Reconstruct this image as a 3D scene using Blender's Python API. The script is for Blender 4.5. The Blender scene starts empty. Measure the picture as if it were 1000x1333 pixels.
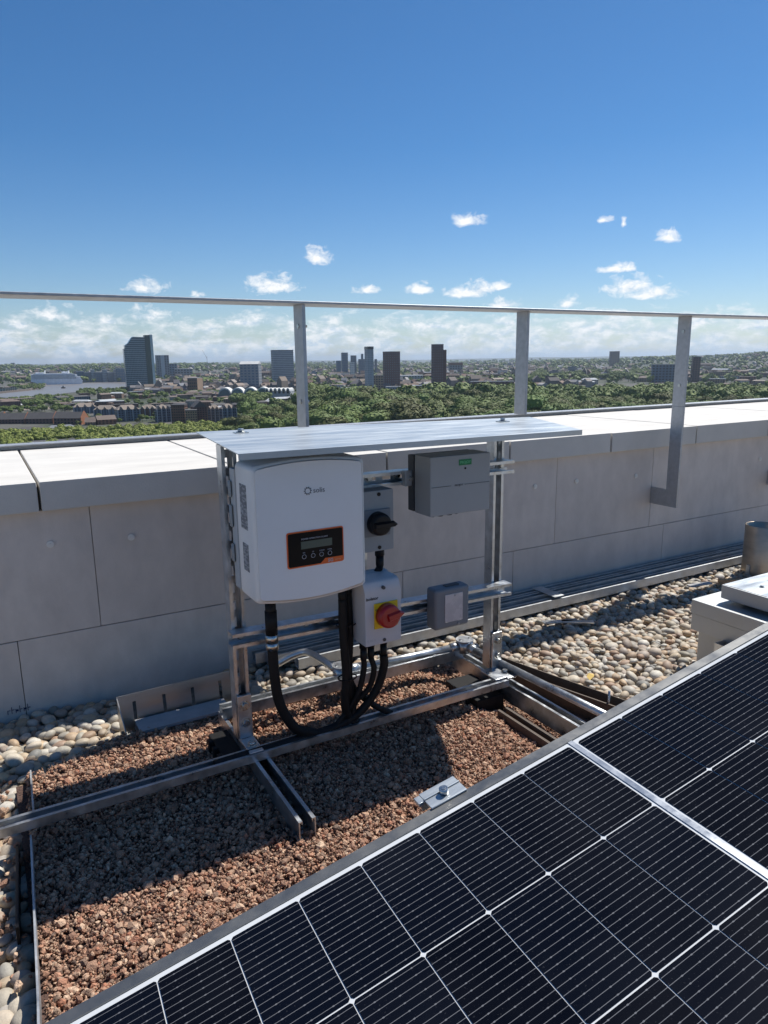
import bpy, bmesh, math, random
import numpy as np
from mathutils import Vector, Matrix, Euler
random.seed(7); rng = np.random.default_rng(7)
R = math.radians
S = bpy.context.scene
COL = S.collection
H = 60.0                      # the camera's height above the city ground; rooftop pieces are measured from the camera

# ------------------------------------------------------------------ camera
RIGHT = Vector((0.867, -0.498, -0.012)); UP = Vector((0.115, 0.176, 0.978)); FWD = Vector((0.485, 0.849, -0.210))
FWD.normalize(); RIGHT = (RIGHT - FWD * RIGHT.dot(FWD)).normalized(); UP = RIGHT.cross(FWD)
cam = bpy.data.cameras.new('camera'); camo = bpy.data.objects.new('camera', cam); COL.objects.link(camo)
camo.matrix_world = Matrix(((RIGHT.x, UP.x, -FWD.x, 0), (RIGHT.y, UP.y, -FWD.y, 0), (RIGHT.z, UP.z, -FWD.z, H), (0, 0, 0, 1)))
cam.sensor_fit = 'HORIZONTAL'; cam.sensor_width = 36; cam.lens = 33.19; cam.clip_start = 0.05; cam.clip_end = 80000
S.camera = camo
S.cycles.use_denoising = True
S.cycles.caustics_reflective = False; S.cycles.caustics_refractive = False; S.cycles.max_bounces = 8; S.cycles.volume_bounces = 0
S.view_settings.view_transform = 'Standard'; S.view_settings.look = 'None'
S.view_settings.exposure = 0.42; S.view_settings.gamma = 1.0; S.view_settings.use_curve_mapping = False

def sight(px, py):            # direction of a sight line of the survey photograph
    return (RIGHT * (px - 500) - UP * (py - 666.5) + FWD * 922).normalized()
def ground_at(px, py, z=0.0): # where a sight line meets the level z above the city ground
    d = sight(px, py); t = (z - H) / d.z
    return Vector((d.x * t, d.y * t, z))
def horizon_y(px): return 469 - (px - 500) * 0.0135

# ------------------------------------------------------------------ sun and sky
SUN = Vector((0.64, 0.185, 1.0)).normalized()
sun_el = math.asin(SUN.z); sun_az = math.atan2(SUN.x, SUN.y)
sl = bpy.data.lights.new('sun', 'SUN'); so = bpy.data.objects.new('sun', sl); COL.objects.link(so)
sl.energy = 4.4; sl.angle = R(0.55); sl.color = (1.0, 0.955, 0.88)
so.rotation_euler = (-SUN).to_track_quat('-Z', 'Y').to_euler(); so.location = (0, 0, H + 30)

W = bpy.data.worlds.new('World'); S.world = W; W.use_nodes = True
nt = W.node_tree; nt.nodes.clear()
def N(tree, typ, **kw):
    n = tree.nodes.new(typ)
    for k, v in kw.items(): setattr(n, k, v)
    return n
def MATH(tree, op, a, b=None, c=None, clamp=False):
    n = tree.nodes.new('ShaderNodeMath'); n.operation = op; n.use_clamp = clamp
    for i, v in enumerate((a, b, c)):
        if v is None: continue
        if isinstance(v, (int, float)): n.inputs[i].default_value = v
        else: tree.links.new(v, n.inputs[i])
    return n.outputs[0]
sky = N(nt, 'ShaderNodeTexSky', sky_type='NISHITA', sun_disc=False)
sky.sun_elevation = sun_el; sky.sun_rotation = sun_az; sky.air_density = 1.0; sky.dust_density = 0.3; sky.ozone_density = 2.5; sky.altitude = 60
out = N(nt, 'ShaderNodeOutputWorld'); bg = N(nt, 'ShaderNodeBackground'); bg.inputs[1].default_value = 0.074
hs = N(nt, 'ShaderNodeHueSaturation'); hs.inputs['Saturation'].default_value = 1.15
nt.links.new(sky.outputs[0], hs.inputs['Color'])
cb = N(nt, 'ShaderNodeBackground'); cb.inputs[1].default_value = 1.0
mix = N(nt, 'ShaderNodeMixShader'); nt.links.new(bg.outputs[0], mix.inputs[1]); nt.links.new(cb.outputs[0], mix.inputs[2]); nt.links.new(mix.outputs[0], out.inputs[0])
tc = N(nt, 'ShaderNodeTexCoord'); sx = N(nt, 'ShaderNodeSeparateXYZ'); nt.links.new(tc.outputs['Generated'], sx.inputs[0])
az = MATH(nt, 'ARCTAN2', sx.outputs[0], sx.outputs[1]); el = MATH(nt, 'ARCSINE', sx.outputs[2])
cv = N(nt, 'ShaderNodeCombineXYZ'); nt.links.new(az, cv.inputs[0]); nt.links.new(el, cv.inputs[1])
def noise(scale, detail, rough, stretch=(1, 1, 1), dist=0.0, off=(0, 0, 0)):
    m = N(nt, 'ShaderNodeMapping'); m.inputs['Scale'].default_value = stretch; m.inputs['Location'].default_value = off
    nt.links.new(cv.outputs[0], m.inputs[0])
    n = N(nt, 'ShaderNodeTexNoise'); n.inputs['Scale'].default_value = scale; n.inputs['Detail'].default_value = detail
    n.inputs['Roughness'].default_value = rough; n.inputs['Distortion'].default_value = dist
    nt.links.new(m.outputs[0], n.inputs[0]); return n.outputs[0]
tintr = N(nt, 'ShaderNodeValToRGB'); tintr.color_ramp.elements[0].position = 0.0; tintr.color_ramp.elements[0].color = (.90, .965, 1.12, 1)
tintr.color_ramp.elements[1].position = 1.0; tintr.color_ramp.elements[1].color = (.44, .73, .90, 1); e2 = tintr.color_ramp.elements.new(.42); e2.color = (.49, .78, 1.0, 1)
nt.links.new(MATH(nt, 'MULTIPLY', el, 1.6, clamp=True), tintr.inputs[0])
tm_ = N(nt, 'ShaderNodeVectorMath', operation='MULTIPLY'); nt.links.new(hs.outputs[0], tm_.inputs[0]); nt.links.new(tintr.outputs[0], tm_.inputs[1]); nt.links.new(tm_.outputs[0], bg.inputs[0])
n_edge = noise(60, 6, 0.62, (1, 1.5, 1), 0.4)
n_band = noise(15, 7, 0.6, (1, 2.6, 1), 0.3, (3, 1, 0))
n_fine = noise(34, 6, 0.65, (1, 2.2, 1), 0.2, (7, 2, 0))
# separate fair-weather clouds
PUFFS = [(190,376,30,12),(352,374,38,17),(414,336,19,15),(477,379,18,8),(547,379,19,11),(604,383,30,10),(625,378,22,12),(651,374,13,9),(656,397,26,9),
         (739,397,17,10),(606,290,27,10),(785,287,12,6),(812,291,4,8),(871,311,18,12),(803,350,30,8),(822,376,40,15),(848,384,52,11),(258,385,10,6),
         (70,412,44,15),(196,412,36,15),(140,420,40,11),(25,425,40,12),(330,420,70,13),(430,430,70,13),(560,425,90,12),(660,420,70,12),(770,428,80,14),(910,420,70,14),(985,425,50,16)]
mx = None; lift = None
for px, py, w, h in PUFFS:
    d = sight(px, py); a0 = math.atan2(d.x, d.y); e0 = math.asin(d.z)
    dr = sight(px + w, py); aw = abs(math.atan2(dr.x, dr.y) - a0) / 1.0; eh = h / 922.0
    m = N(nt, 'ShaderNodeVectorMath', operation='SUBTRACT'); nt.links.new(cv.outputs[0], m.inputs[0]); m.inputs[1].default_value = (a0, e0, 0)
    m2 = N(nt, 'ShaderNodeVectorMath', operation='MULTIPLY'); nt.links.new(m.outputs[0], m2.inputs[0]); m2.inputs[1].default_value = (1 / aw, 1 / eh, 0)
    sp_ = N(nt, 'ShaderNodeSeparateXYZ'); nt.links.new(m2.outputs[0], sp_.inputs[0]); cb_ = N(nt, 'ShaderNodeCombineXYZ'); nt.links.new(sp_.outputs[0], cb_.inputs[0])
    nt.links.new(MATH(nt, 'SUBTRACT', MATH(nt, 'MULTIPLY', sp_.outputs[1], 1.5), MATH(nt, 'MULTIPLY', MATH(nt, 'ABSOLUTE', sp_.outputs[1]), 0.6)), cb_.inputs[1]); m2 = cb_
    l = N(nt, 'ShaderNodeVectorMath', operation='LENGTH'); nt.links.new(m2.outputs[0], l.inputs[0])
    v = MATH(nt, 'SUBTRACT', 0.98, l.outputs['Value'])
    if py > 400: v = MATH(nt, 'SUBTRACT', v, 0.22)
    mx = v if mx is None else MATH(nt, 'MAXIMUM', mx, v)
pn = MATH(nt, 'MULTIPLY_ADD', MATH(nt, 'SUBTRACT', n_edge, 0.5), 2.5, mx)
puff = MATH(nt, 'MULTIPLY', pn, 1.3, clamp=True)
# the low bank of cloud towards the horizon, all the way round
def ramp(v, stops):
    r = N(nt, 'ShaderNodeValToRGB'); els = r.color_ramp.elements
    while len(els) < len(stops): els.new(0.5)
    for e, (p, c) in zip(els, stops): e.position = p; e.color = c if len(c) == 4 else (*c, 1)
    nt.links.new(v, r.inputs[0]); return r.outputs[0]
g = lambda x: (x, x, x)
el10 = MATH(nt, 'MULTIPLY', el, 10.0, clamp=True)          # 0..0.1 rad
cover = ramp(el10, [(0.0, g(.58)), (0.22, g(.60)), (0.42, g(.565)), (0.62, g(.48)), (0.82, g(.30)), (1.0, g(.0))])
bb = MATH(nt, 'ADD', MATH(nt, 'MULTIPLY', n_band, 0.55), MATH(nt, 'MULTIPLY', n_fine, 0.45))
band = MATH(nt, 'MULTIPLY', MATH(nt, 'SUBTRACT', MATH(nt, 'ADD', bb, cover), 1.0), 7.5, clamp=True)
band = MATH(nt, 'MULTIPLY', MATH(nt, 'MULTIPLY', band, 0.85), MATH(nt, 'GREATER_THAN', el, -0.004))
fac = MATH(nt, 'MAXIMUM', puff, band, clamp=True)
nt.links.new(fac, mix.inputs[0])
shade = MATH(nt, 'ADD', MATH(nt, 'MULTIPLY', MATH(nt, 'ADD', MATH(nt, 'MULTIPLY', n_fine, 0.6), MATH(nt, 'MULTIPLY', n_edge, 0.4)), 1.0), MATH(nt, 'MULTIPLY', el, 1.6))
cc = ramp(shade, [(0.40, (0.36, 0.48, 0.61)), (0.50, (0.47, 0.57, 0.68)), (0.57, (0.66, 0.70, 0.74)), (0.66, (0.78, 0.79, 0.80))])
nt.links.new(cc, cb.inputs[0])

# ------------------------------------------------------------------ materials
def mat(name, color, rough=0.6, metal=0.0, var=0.0, vscale=5.0, bump=0.0, bscale=40.0, spec=0.5, coat=0.0, island=None, stretch=(1, 1, 1), color2=None, detail=6, contrast=None):
    m = bpy.data.materials.new(name); m.use_nodes = True; t = m.node_tree; b = t.nodes['Principled BSDF']
    b.inputs['Roughness'].default_value = rough; b.inputs['Metallic'].default_value = metal
    b.inputs['Specular IOR Level'].default_value = spec; b.inputs['Coat Weight'].default_value = coat
    c = (*color, 1)
    tcn = t.nodes.new('ShaderNodeTexCoord'); mp = t.nodes.new('ShaderNodeMapping'); mp.inputs['Scale'].default_value = stretch
    t.links.new(tcn.outputs['Object'], mp.inputs[0])
    if island:
        gi = t.nodes.new('ShaderNodeNewGeometry'); r = t.nodes.new('ShaderNodeValToRGB'); r.color_ramp.interpolation = 'LINEAR'
        els = r.color_ramp.elements
        while len(els) < len(island): els.new(0.5)
        for i, (e, cc_) in enumerate(zip(els, island)): e.position = i / (len(island) - 1); e.color = (*cc_, 1)
        t.links.new(gi.outputs['Random Per Island'], r.inputs[0]); base = r.outputs[0]
    else:
        rgb = t.nodes.new('ShaderNodeRGB'); rgb.outputs[0].default_value = c; base = rgb.outputs[0]
    if var > 0:
        n = t.nodes.new('ShaderNodeTexNoise'); n.inputs['Scale'].default_value = vscale; n.inputs['Detail'].default_value = detail; n.inputs['Roughness'].default_value = 0.62
        t.links.new(mp.outputs[0], n.inputs[0])
        mr = t.nodes.new('ShaderNodeMapRange'); mr.inputs[1].default_value = 0.3; mr.inputs[2].default_value = 0.7
        if color2:
            t.links.new(n.outputs[0], mr.inputs[0])
            if contrast: mr.inputs[1].default_value, mr.inputs[2].default_value = contrast
            mr.inputs[3].default_value = 0; mr.inputs[4].default_value = var
            mc = t.nodes.new('ShaderNodeMix'); mc.data_type = 'RGBA'; t.links.new(mr.outputs[0], mc.inputs[0]); t.links.new(base, mc.inputs[6]); mc.inputs[7].default_value = (*color2, 1)
            base = mc.outputs[2]
        else:
            mr.inputs[3].default_value = 1 - var; mr.inputs[4].default_value = 1 + var; t.links.new(n.outputs[0], mr.inputs[0])
            mc = t.nodes.new('ShaderNodeVectorMath'); mc.operation = 'SCALE'; t.links.new(base, mc.inputs[0]); t.links.new(mr.outputs[0], mc.inputs['Scale']); base = mc.outputs[0]
            if metal > 0.3 or coat > 0:
                m3 = t.nodes.new('ShaderNodeMapRange'); m3.inputs[3].default_value = max(0.05, rough - 0.12); m3.inputs[4].default_value = min(1, rough + 0.12); m3.inputs[1].default_value = 0.3; m3.inputs[2].default_value = 0.7
                t.links.new(n.outputs[0], m3.inputs[0]); t.links.new(m3.outputs[0], b.inputs['Roughness'])
    t.links.new(base, b.inputs['Base Color'])
    if bump > 0:
        n2 = t.nodes.new('ShaderNodeTexNoise'); n2.inputs['Scale'].default_value = bscale; n2.inputs['Detail'].default_value = 5; t.links.new(mp.outputs[0], n2.inputs[0])
        bp = t.nodes.new('ShaderNodeBump'); bp.inputs['Strength'].default_value = bump; bp.inputs['Distance'].default_value = 0.01; t.links.new(n2.outputs[0], bp.inputs['Height']); t.links.new(bp.outputs[0], b.inputs['Normal'])
    return m
M = {}
M['galv'] = mat('galvanised_steel', (0.57, 0.59, 0.61), 0.36, 0.92, 0.22, 26, 0.05, 90)
M['galv_dull'] = mat('dull_galvanised_steel', (0.52, 0.54, 0.56), 0.50, 0.75, 0.20, 18, 0.08, 70)
M['sheet'] = mat('galvanised_sheet', (0.50, 0.54, 0.57), 0.42, 0.6, 0.10, 5, 0.04, 30, stretch=(1, 6, 1))
M['bolt'] = mat('zinc_bolt', (0.55, 0.55, 0.53), 0.3, 1.0, 0.15, 60)
M['stain'] = mat('stainless_steel', (0.46, 0.45, 0.43), 0.38, 0.9, 0.12, 4, 0.03, 30, stretch=(1, 1, 4))
M['rail'] = mat('painted_rail_steel', (0.44, 0.45, 0.47), 0.45, 0.5, 0.14, 40, 0.06, 80)
M['coping'] = mat('pale_stone_coping', (0.61, 0.59, 0.555), 0.85, 0, 0.09, 3.5, 0.12, 150, stretch=(1, 3, 1))
M['clad'] = mat('cement_board', (0.65, 0.585, 0.535), 0.9, 0, 0.09, 7, 0.08, 190, stretch=(1.4, 1, .8), detail=14)
M['clad2'] = mat('cement_board_weathered', (0.665, 0.60, 0.55), 0.9, 0, 0.10, 8, 0.08, 190, stretch=(1.4, 1, .8), detail=14)
M['washer'] = mat('cream_plastic_washer', (0.78, 0.76, 0.72), 0.6)
M['white'] = mat('white_powder_coat', (0.80, 0.815, 0.82), 0.42, 0, 0.02, 8, 0.03, 300, coat=0.1)
M['offwhite'] = mat('pale_grey_coat', (0.47, 0.50, 0.52), 0.5, 0, 0.03, 8)
M['orange'] = mat('orange_print', (0.75, 0.13, 0.02), 0.4)
M['black'] = mat('black_plastic', (0.008, 0.008, 0.010), 0.42, 0, 0.1, 20, spec=.25)
M['gloss_black'] = mat('display_black', (0.004, 0.004, 0.006), 0.3, spec=.15)
M['rubber'] = mat('black_rubber', (0.011, 0.011, 0.012), 0.6, 0, 0.2, 30, spec=.25)
M['lcd'] = mat('lcd_screen', (0.05, 0.085, 0.075), 0.25)
M['ink'] = mat('grey_ink', (0.07, 0.07, 0.075), 0.6)
M['paleink'] = mat('pale_ink', (0.42, 0.42, 0.45), 0.6)
M['label'] = mat('printed_label', (0.17, 0.18, 0.20), 0.5, 0, 0.6, 160, stretch=(1, .3, 1), color2=(0.55, 0.57, 0.60), contrast=(.48, .56))
M['grey'] = mat('grey_enclosure', (0.335, 0.35, 0.355), 0.5, 0, 0.03, 9)
M['grey_blue'] = mat('blue_grey_plastic', (0.19, 0.21, 0.235), 0.5, 0, 0.04, 12)
M['dgrey'] = mat('mid_grey_plastic', (0.30, 0.325, 0.34), 0.55, 0, 0.05, 15)
M['pane'] = mat('frosted_cover', (0.52, 0.50, 0.52), 0.25, 0, 0.08, 20, coat=.4)
M['green'] = mat('green_label', (0.01, 0.20, 0.07), 0.5)
M['greentext'] = mat('light_green_print', (0.12, 0.50, 0.24), 0.5)
M['yellow'] = mat('yellow_plate', (0.75, 0.50, 0.01), 0.45)
M['red'] = mat('red_plastic', (0.34, 0.006, 0.010), 0.35, coat=.2)
M['boxsteel'] = mat('folded_box_steel', (0.50, 0.515, 0.52), 0.5, 0.55, 0.10, 5, 0.03, 30)
M['pipesteel'] = mat('brown_reflection_pipe_steel', (0.48, 0.40, 0.32), 0.42, 0.8, 0.18, 6, 0.03, 30, stretch=(1, 1, 3))  # brown reflection of the surroundings put into the pipe's base colour
M['frame'] = mat('anodised_frame', (0.22, 0.22, 0.215), 0.42, 0.8, 0.05, 20)
M['backsheet'] = mat('white_backsheet', (0.62, 0.64, 0.66), 0.25, 0, 0.04, 20, coat=.5)
M['brown'] = mat('brown_tray_edge', (0.10, 0.075, 0.06), 0.7, 0, 0.25, 18, 0.2, 60)
M['felt'] = mat('grey_felt_strip', (0.42, 0.42, 0.43), 0.9, 0, .15, 12)
M['timber'] = mat('weathered_plank', (0.42, 0.27, 0.15), 0.8, 0, .3, 14, .2, 40, stretch=(1, 8, 8))
M['gravelbase'] = mat('dark_grit', (0.10, 0.058, 0.045), 0.95, 0, .4, 60, .8, 200)
M['pebblebase'] = mat('pebble_bed', (0.17, 0.15, 0.125), 0.95, 0, .3, 30)
M['lava'] = mat('crushed_red_stone', (0.2, 0.1, 0.08), 0.9, 0, 0.28, 130, 0.5, 400,
    island=[(0.295,0.157,0.100),(0.399,0.217,0.138),(0.487,0.276,0.181),(0.236,0.127,0.087),(0.592,0.381,0.258),(0.325,0.224,0.160),(0.444,0.193,0.116),(0.532,0.343,0.231),(0.192,0.134,0.102),(0.444,0.261,0.173),(0.680,0.492,0.347),(0.356,0.193,0.129)])
M['pebble'] = mat('river_pebble', (0.4, 0.35, 0.3), 0.62, 0, 0.16, 90, 0.12, 300,
    island=[(.48,.40,.29),(.33,.31,.27),(.56,.49,.39),(.25,.245,.23),(.43,.31,.20),(.50,.46,.39),(.33,.21,.14),(.40,.37,.33),(.60,.56,.49),(.29,.27,.22),(.50,.40,.28),(.36,.32,.26),(.20,.20,.19),(.55,.41,.26),(.27,.19,.14),(.42,.39,.34)])

# solar cell: the printed silver busbars
def cell_material():
    m = bpy.data.materials.new('solar_cell'); m.use_nodes = True; t = m.node_tree; b = t.nodes['Principled BSDF']
    tcn = t.nodes.new('ShaderNodeTexCoord'); s = t.nodes.new('ShaderNodeSeparateXYZ'); t.links.new(tcn.outputs['Object'], s.inputs[0])
    # y: across busbars (cell 0.1825 high, 10 bars)
    yy = MATH(t, 'MULTIPLY', s.outputs[1], 1 / 0.01135)
    fr = MATH(t, 'FRACT', MATH(t, 'ADD', yy, 100.0)); ds = MATH(t, 'ABSOLUTE', MATH(t, 'SUBTRACT', fr, 0.5))
    bar = MATH(t, 'LESS_THAN', ds, 0.032)
    # pads on the bars
    xx = MATH(t, 'FRACT', MATH(t, 'ADD', MATH(t, 'MULTIPLY', s.outputs[0], 1 / 0.0290), 100.5)); dx = MATH(t, 'ABSOLUTE', MATH(t, 'SUBTRACT', xx, 0.5))
    pad = MATH(t, 'MULTIPLY', MATH(t, 'LESS_THAN', dx, 0.045), MATH(t, 'LESS_THAN', ds, 0.075))
    bar = MATH(t, 'MAXIMUM', bar, pad)
    fx = MATH(t, 'FRACT', MATH(t, 'MULTIPLY', MATH(t, 'ADD', s.outputs[0], 5.0), 1 / 0.0014)); fing = MATH(t, 'MULTIPLY', MATH(t, 'LESS_THAN', fx, 0.14), 0.06)
    tot = MATH(t, 'MAXIMUM', bar, fing)
    no = t.nodes.new('ShaderNodeTexNoise'); no.inputs['Scale'].default_value = 260; t.links.new(tcn.outputs['Object'], no.inputs[0])
    no2 = t.nodes.new('ShaderNodeTexNoise'); no2.inputs['Scale'].default_value = 5; no2.inputs['Detail'].default_value = 6; t.links.new(t.nodes.new('ShaderNodeNewGeometry').outputs['Position'], no2.inputs[0])
    dust = MATH(t, 'ADD', MATH(t, 'MULTIPLY', MATH(t, 'GREATER_THAN', no.outputs[0], 0.69), 0.09), MATH(t, 'MULTIPLY', MATH(t, 'SUBTRACT', no2.outputs[0], 0.46, clamp=True), 0.10))
    oi = t.nodes.new('ShaderNodeObjectInfo')
    mx1 = t.nodes.new('ShaderNodeMix'); mx1.data_type = 'RGBA'; t.links.new(oi.outputs['Random'], mx1.inputs[0]); mx1.inputs[6].default_value = (.0010, .0018, .0052, 1); mx1.inputs[7].default_value = (.0018, .0034, .0088, 1)
    mx_ = t.nodes.new('ShaderNodeMix'); mx_.data_type = 'RGBA'; t.links.new(MATH(t, 'ADD', tot, dust), mx_.inputs[0]); t.links.new(mx1.outputs[2], mx_.inputs[6]); mx_.inputs[7].default_value = (.15, .155, .17, 1)
    t.links.new(mx_.outputs[2], b.inputs['Base Color']); b.inputs['Roughness'].default_value = 0.22; b.inputs['Specular IOR Level'].default_value = 0.035
    b.inputs['Coat Weight'].default_value = 0.0
    return m
M['cell'] = cell_material()

# ------------------------------------------------------------------ mesh helpers (rooftop coordinates: z measured from the camera)
class MB:
    def __init__(s): s.v = []; s.f = []; s.sm = []
    def poly(s, pts, faces, smooth=False):
        n = len(s.v); s.v += [Vector(p) for p in pts]; s.f += [[i + n for i in f] for f in faces]; s.sm += [smooth] * len(faces); return s
    def box(s, x0, x1, y0, y1, z0, z1):
        p = [(x, y, z) for z in (z0, z1) for y in (y0, y1) for x in (x0, x1)]
        return s.poly(p, [(0, 2, 3, 1), (4, 5, 7, 6), (0, 1, 5, 4), (2, 6, 7, 3), (0, 4, 6, 2), (1, 3, 7, 5)])
    def obox(s, o, ax, ay, az_, x0, x1, y0, y1, z0, z1):   # box in an oriented frame
        o = Vector(o); p = [o + ax * x + ay * y + az_ * z for z in (z0, z1) for y in (y0, y1) for x in (x0, x1)]
        fs = [(0, 2, 3, 1), (4, 5, 7, 6), (0, 1, 5, 4), (2, 6, 7, 3), (0, 4, 6, 2), (1, 3, 7, 5)]
        if ax.cross(ay).dot(az_) < 0: fs = [f[::-1] for f in fs]
        return s.poly(p, fs)
    def tube(s, path, r, n=14, caps=True, smooth=True):
        path = [Vector(p) for p in path]; rs = r if isinstance(r, (list, tuple)) else [r] * len(path)
        base = len(s.v); up = None
        for i, p in enumerate(path):
            d = (path[min(i + 1, len(path) - 1)] - path[max(i - 1, 0)]).normalized()
            if up is None: up = d.orthogonal().normalized()
            up = (up - d * up.dot(d)).normalized(); q = d.cross(up)
            for k in range(n):
                a = 2 * math.pi * k / n; s.v.append(p + (up * math.cos(a) + q * math.sin(a)) * rs[i])
        for i in range(len(path) - 1):
            for k in range(n):
                a = base + i * n + k; b = base + i * n + (k + 1) % n; s.f.append([a, b, b + n, a + n]); s.sm.append(smooth)
        if caps:
            s.f.append([base + k for k in range(n)][::-1]); s.sm.append(False)
            e = base + (len(path) - 1) * n; s.f.append([e + k for k in range(n)]); s.sm.append(False)
        return s
    def cyl(s, p0, p1, r, n=20, r1=None): return s.tube([p0, p1], [r, r if r1 is None else r1], n)
    def prism(s, pts, y0, y1):      # outline in XZ, extruded along Y
        n = len(pts); v = [(x, y0, z) for x, z in pts] + [(x, y1, z) for x, z in pts]
        a = sum(pts[i][0] * pts[(i + 1) % n][1] - pts[(i + 1) % n][0] * pts[i][1] for i in range(n))
        fs = [list(range(n)), list(range(2 * n - 1, n - 1, -1))] + [[(i + 1) % n, i, i + n, (i + 1) % n + n] for i in range(n)]
        if a < 0: fs = [f[::-1] for f in fs]
        return s.poly(v, fs)
    def build(s, name, m, parent=None, bevel=0.0, raw=False, segs=2):
        me = bpy.data.meshes.new(name); off = Vector((0, 0, 0 if raw else H))
        if parent is not None and not raw: off = off - Vector(parent['at'])
        me.from_pydata([tuple(v + off) for v in s.v], [], s.f)
        if any(s.sm): me.polygons.foreach_set('use_smooth', s.sm)
        me.materials.append(m); me.update()
        if bevel > 0:
            b = bmesh.new(); b.from_mesh(me); bmesh.ops.remove_doubles(b, verts=b.verts, dist=1e-6)
            es = [e for e in b.edges if len(e.link_faces) == 2 and e.calc_face_angle(0) > 0.6]
            bmesh.ops.bevel(b, geom=es, offset=bevel, segments=segs, affect='EDGES', profile=0.6)
            for f in b.faces: f.smooth = True
            b.to_mesh(me); b.free()
            try: me.set_sharp_from_angle(angle=R(45))
            except Exception: pass
        o = bpy.data.objects.new(name, me); COL.objects.link(o)
        if parent is not None: o.parent = parent
        if bevel > 0:
            wn = o.modifiers.new('normals', 'WEIGHTED_NORMAL'); wn.weight = 100; wn.keep_sharp = True; wn.mode = 'FACE_AREA'
        return o
def tag(o, label=None, cat=None, group=None, kind=None):
    if label: o['label'] = label
    if cat: o['category'] = cat
    if group: o['group'] = group
    if kind: o['kind'] = kind
    return o
def thing(name, at, label, cat, group=None):
    o = bpy.data.objects.new(name, None); COL.objects.link(o); w = (at[0], at[1], at[2] + H); o.location = w; o['at'] = w; o.empty_display_size = 0.1
    return tag(o, label, cat, group)
X, Y, Z = Vector((1, 0, 0)), Vector((0, 1, 0)), Vector((0, 0, 1))
def text(body, size, loc, m, parent, name='lettering', normal='-Y', extrude=0.0004, align='LEFT', bold=0.0, rot=None):
    c = bpy.data.curves.new('t', 'FONT'); c.body = body; c.size = size; c.extrude = extrude; c.align_x = align; c.offset = bold; c.resolution_u = 3
    t = bpy.data.objects.new('t', c); me = bpy.data.meshes.new_from_object(t); bpy.data.objects.remove(t)
    me.name = name; me.materials.clear(); me.materials.append(m)
    rm = Matrix.Rotation(R(90), 4, 'X') if rot is None else rot
    me.transform(rm); me.transform(Matrix.Translation(Vector(loc) + Vector((0, 0, H)) - Vector(parent['at'])))
    o = bpy.data.objects.new(name, me); COL.objects.link(o); o.parent = parent; return o
def strut(mb, p0, p1, od, slots=True, w=0.041, th=0.003, lip=0.0095, pitch=0.05, dep=None):
    """slotted strut channel from p0 to p1 (middle of its back), open towards od"""
    p0 = Vector(p0); p1 = Vector(p1); a = (p1 - p0); L = a.length; a.normalize(); od = Vector(od); od = (od - a * od.dot(a)).normalized(); s = a.cross(od)
    hw = w / 2; dep = dep or w
    if slots:
        mb.obox(p0, a, s, od, 0, L, -hw, -0.007, 0, th); mb.obox(p0, a, s, od, 0, L, 0.007, hw, 0, th)
        k = 0.0
        while k < L:
            mb.obox(p0, a, s, od, k, min(k + 0.022, L), -0.007, 0.007, 0.0002, th - 0.0002); k += pitch
    else: mb.obox(p0, a, s, od, 0, L, -hw, hw, 0, th)
    for sg in (-1, 1):
        y0, y1 = sorted((sg * hw, sg * (hw - th)))
        mb.obox(p0, a, s, od, 0, L, y0, y1, th, dep)
        y0, y1 = sorted((sg * (hw - th), sg * (hw - lip)))
        mb.obox(p0, a, s, od, 0, L, y0, y1, dep - th, dep)
        y0, y1 = sorted((sg * (hw - lip), sg * (hw - lip + 0.002)))
        mb.obox(p0, a, s, od, 0, L, y0, y1, dep - 0.008, dep - th)
    return mb
def bolt(mb, p, d, r=0.0085, h=0.008):
    p = Vector(p); d = Vector(d).normalized(); mb.cyl(p, p + d * 0.002, r * 1.5, 18); mb.cyl(p + d * 0.002, p + d * (0.002 + h), r, 6); return mb
def smooth_path(pts, n=8):
    pts = [Vector(p) for p in pts]; q = [pts[0] * 2 - pts[1]] + pts + [pts[-1] * 2 - pts[-2]]; outp = []
    for i in range(1, len(q) - 2):
        for k in range(n):
            t = k / n; outp.append(0.5 * ((2 * q[i]) + (q[i + 1] - q[i - 1]) * t + (2 * q[i - 1] - 5 * q[i] + 4 * q[i + 1] - q[i + 2]) * t * t + (3 * q[i] - q[i - 1] - 3 * q[i + 1] + q[i + 2]) * t ** 3))
    outp.append(pts[-1]); return outp

# ================================================================== ROOF STRUCTURE
GZ, PZ = -1.125, -1.165       # top of the red grit bed, level of the pebbles
o = MB().box(-4, 9, -4, 3.62, -6, PZ - 0.035).build('roof_deck', M['pebblebase']); tag(o, 'dark roof deck under the gravel and pebbles', kind='structure')
mb = MB(); mb.box(-3.99, -.76, -3.99, 2.5, PZ - .034, PZ + .004); mb.box(-.758, 8.9, -3.99, .69, PZ - .034, PZ + .004); mb.box(5.2, 8.9, .692, 2.5, PZ - .034, PZ + .004)
o = mb.build('roof_gravel', mat('pale_roof_gravel', (.40, .355, .30), .9, 0, .35, 28, 1.0, 30)); tag(o, 'pale gravel covering the rest of the roof', kind='structure')
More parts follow.
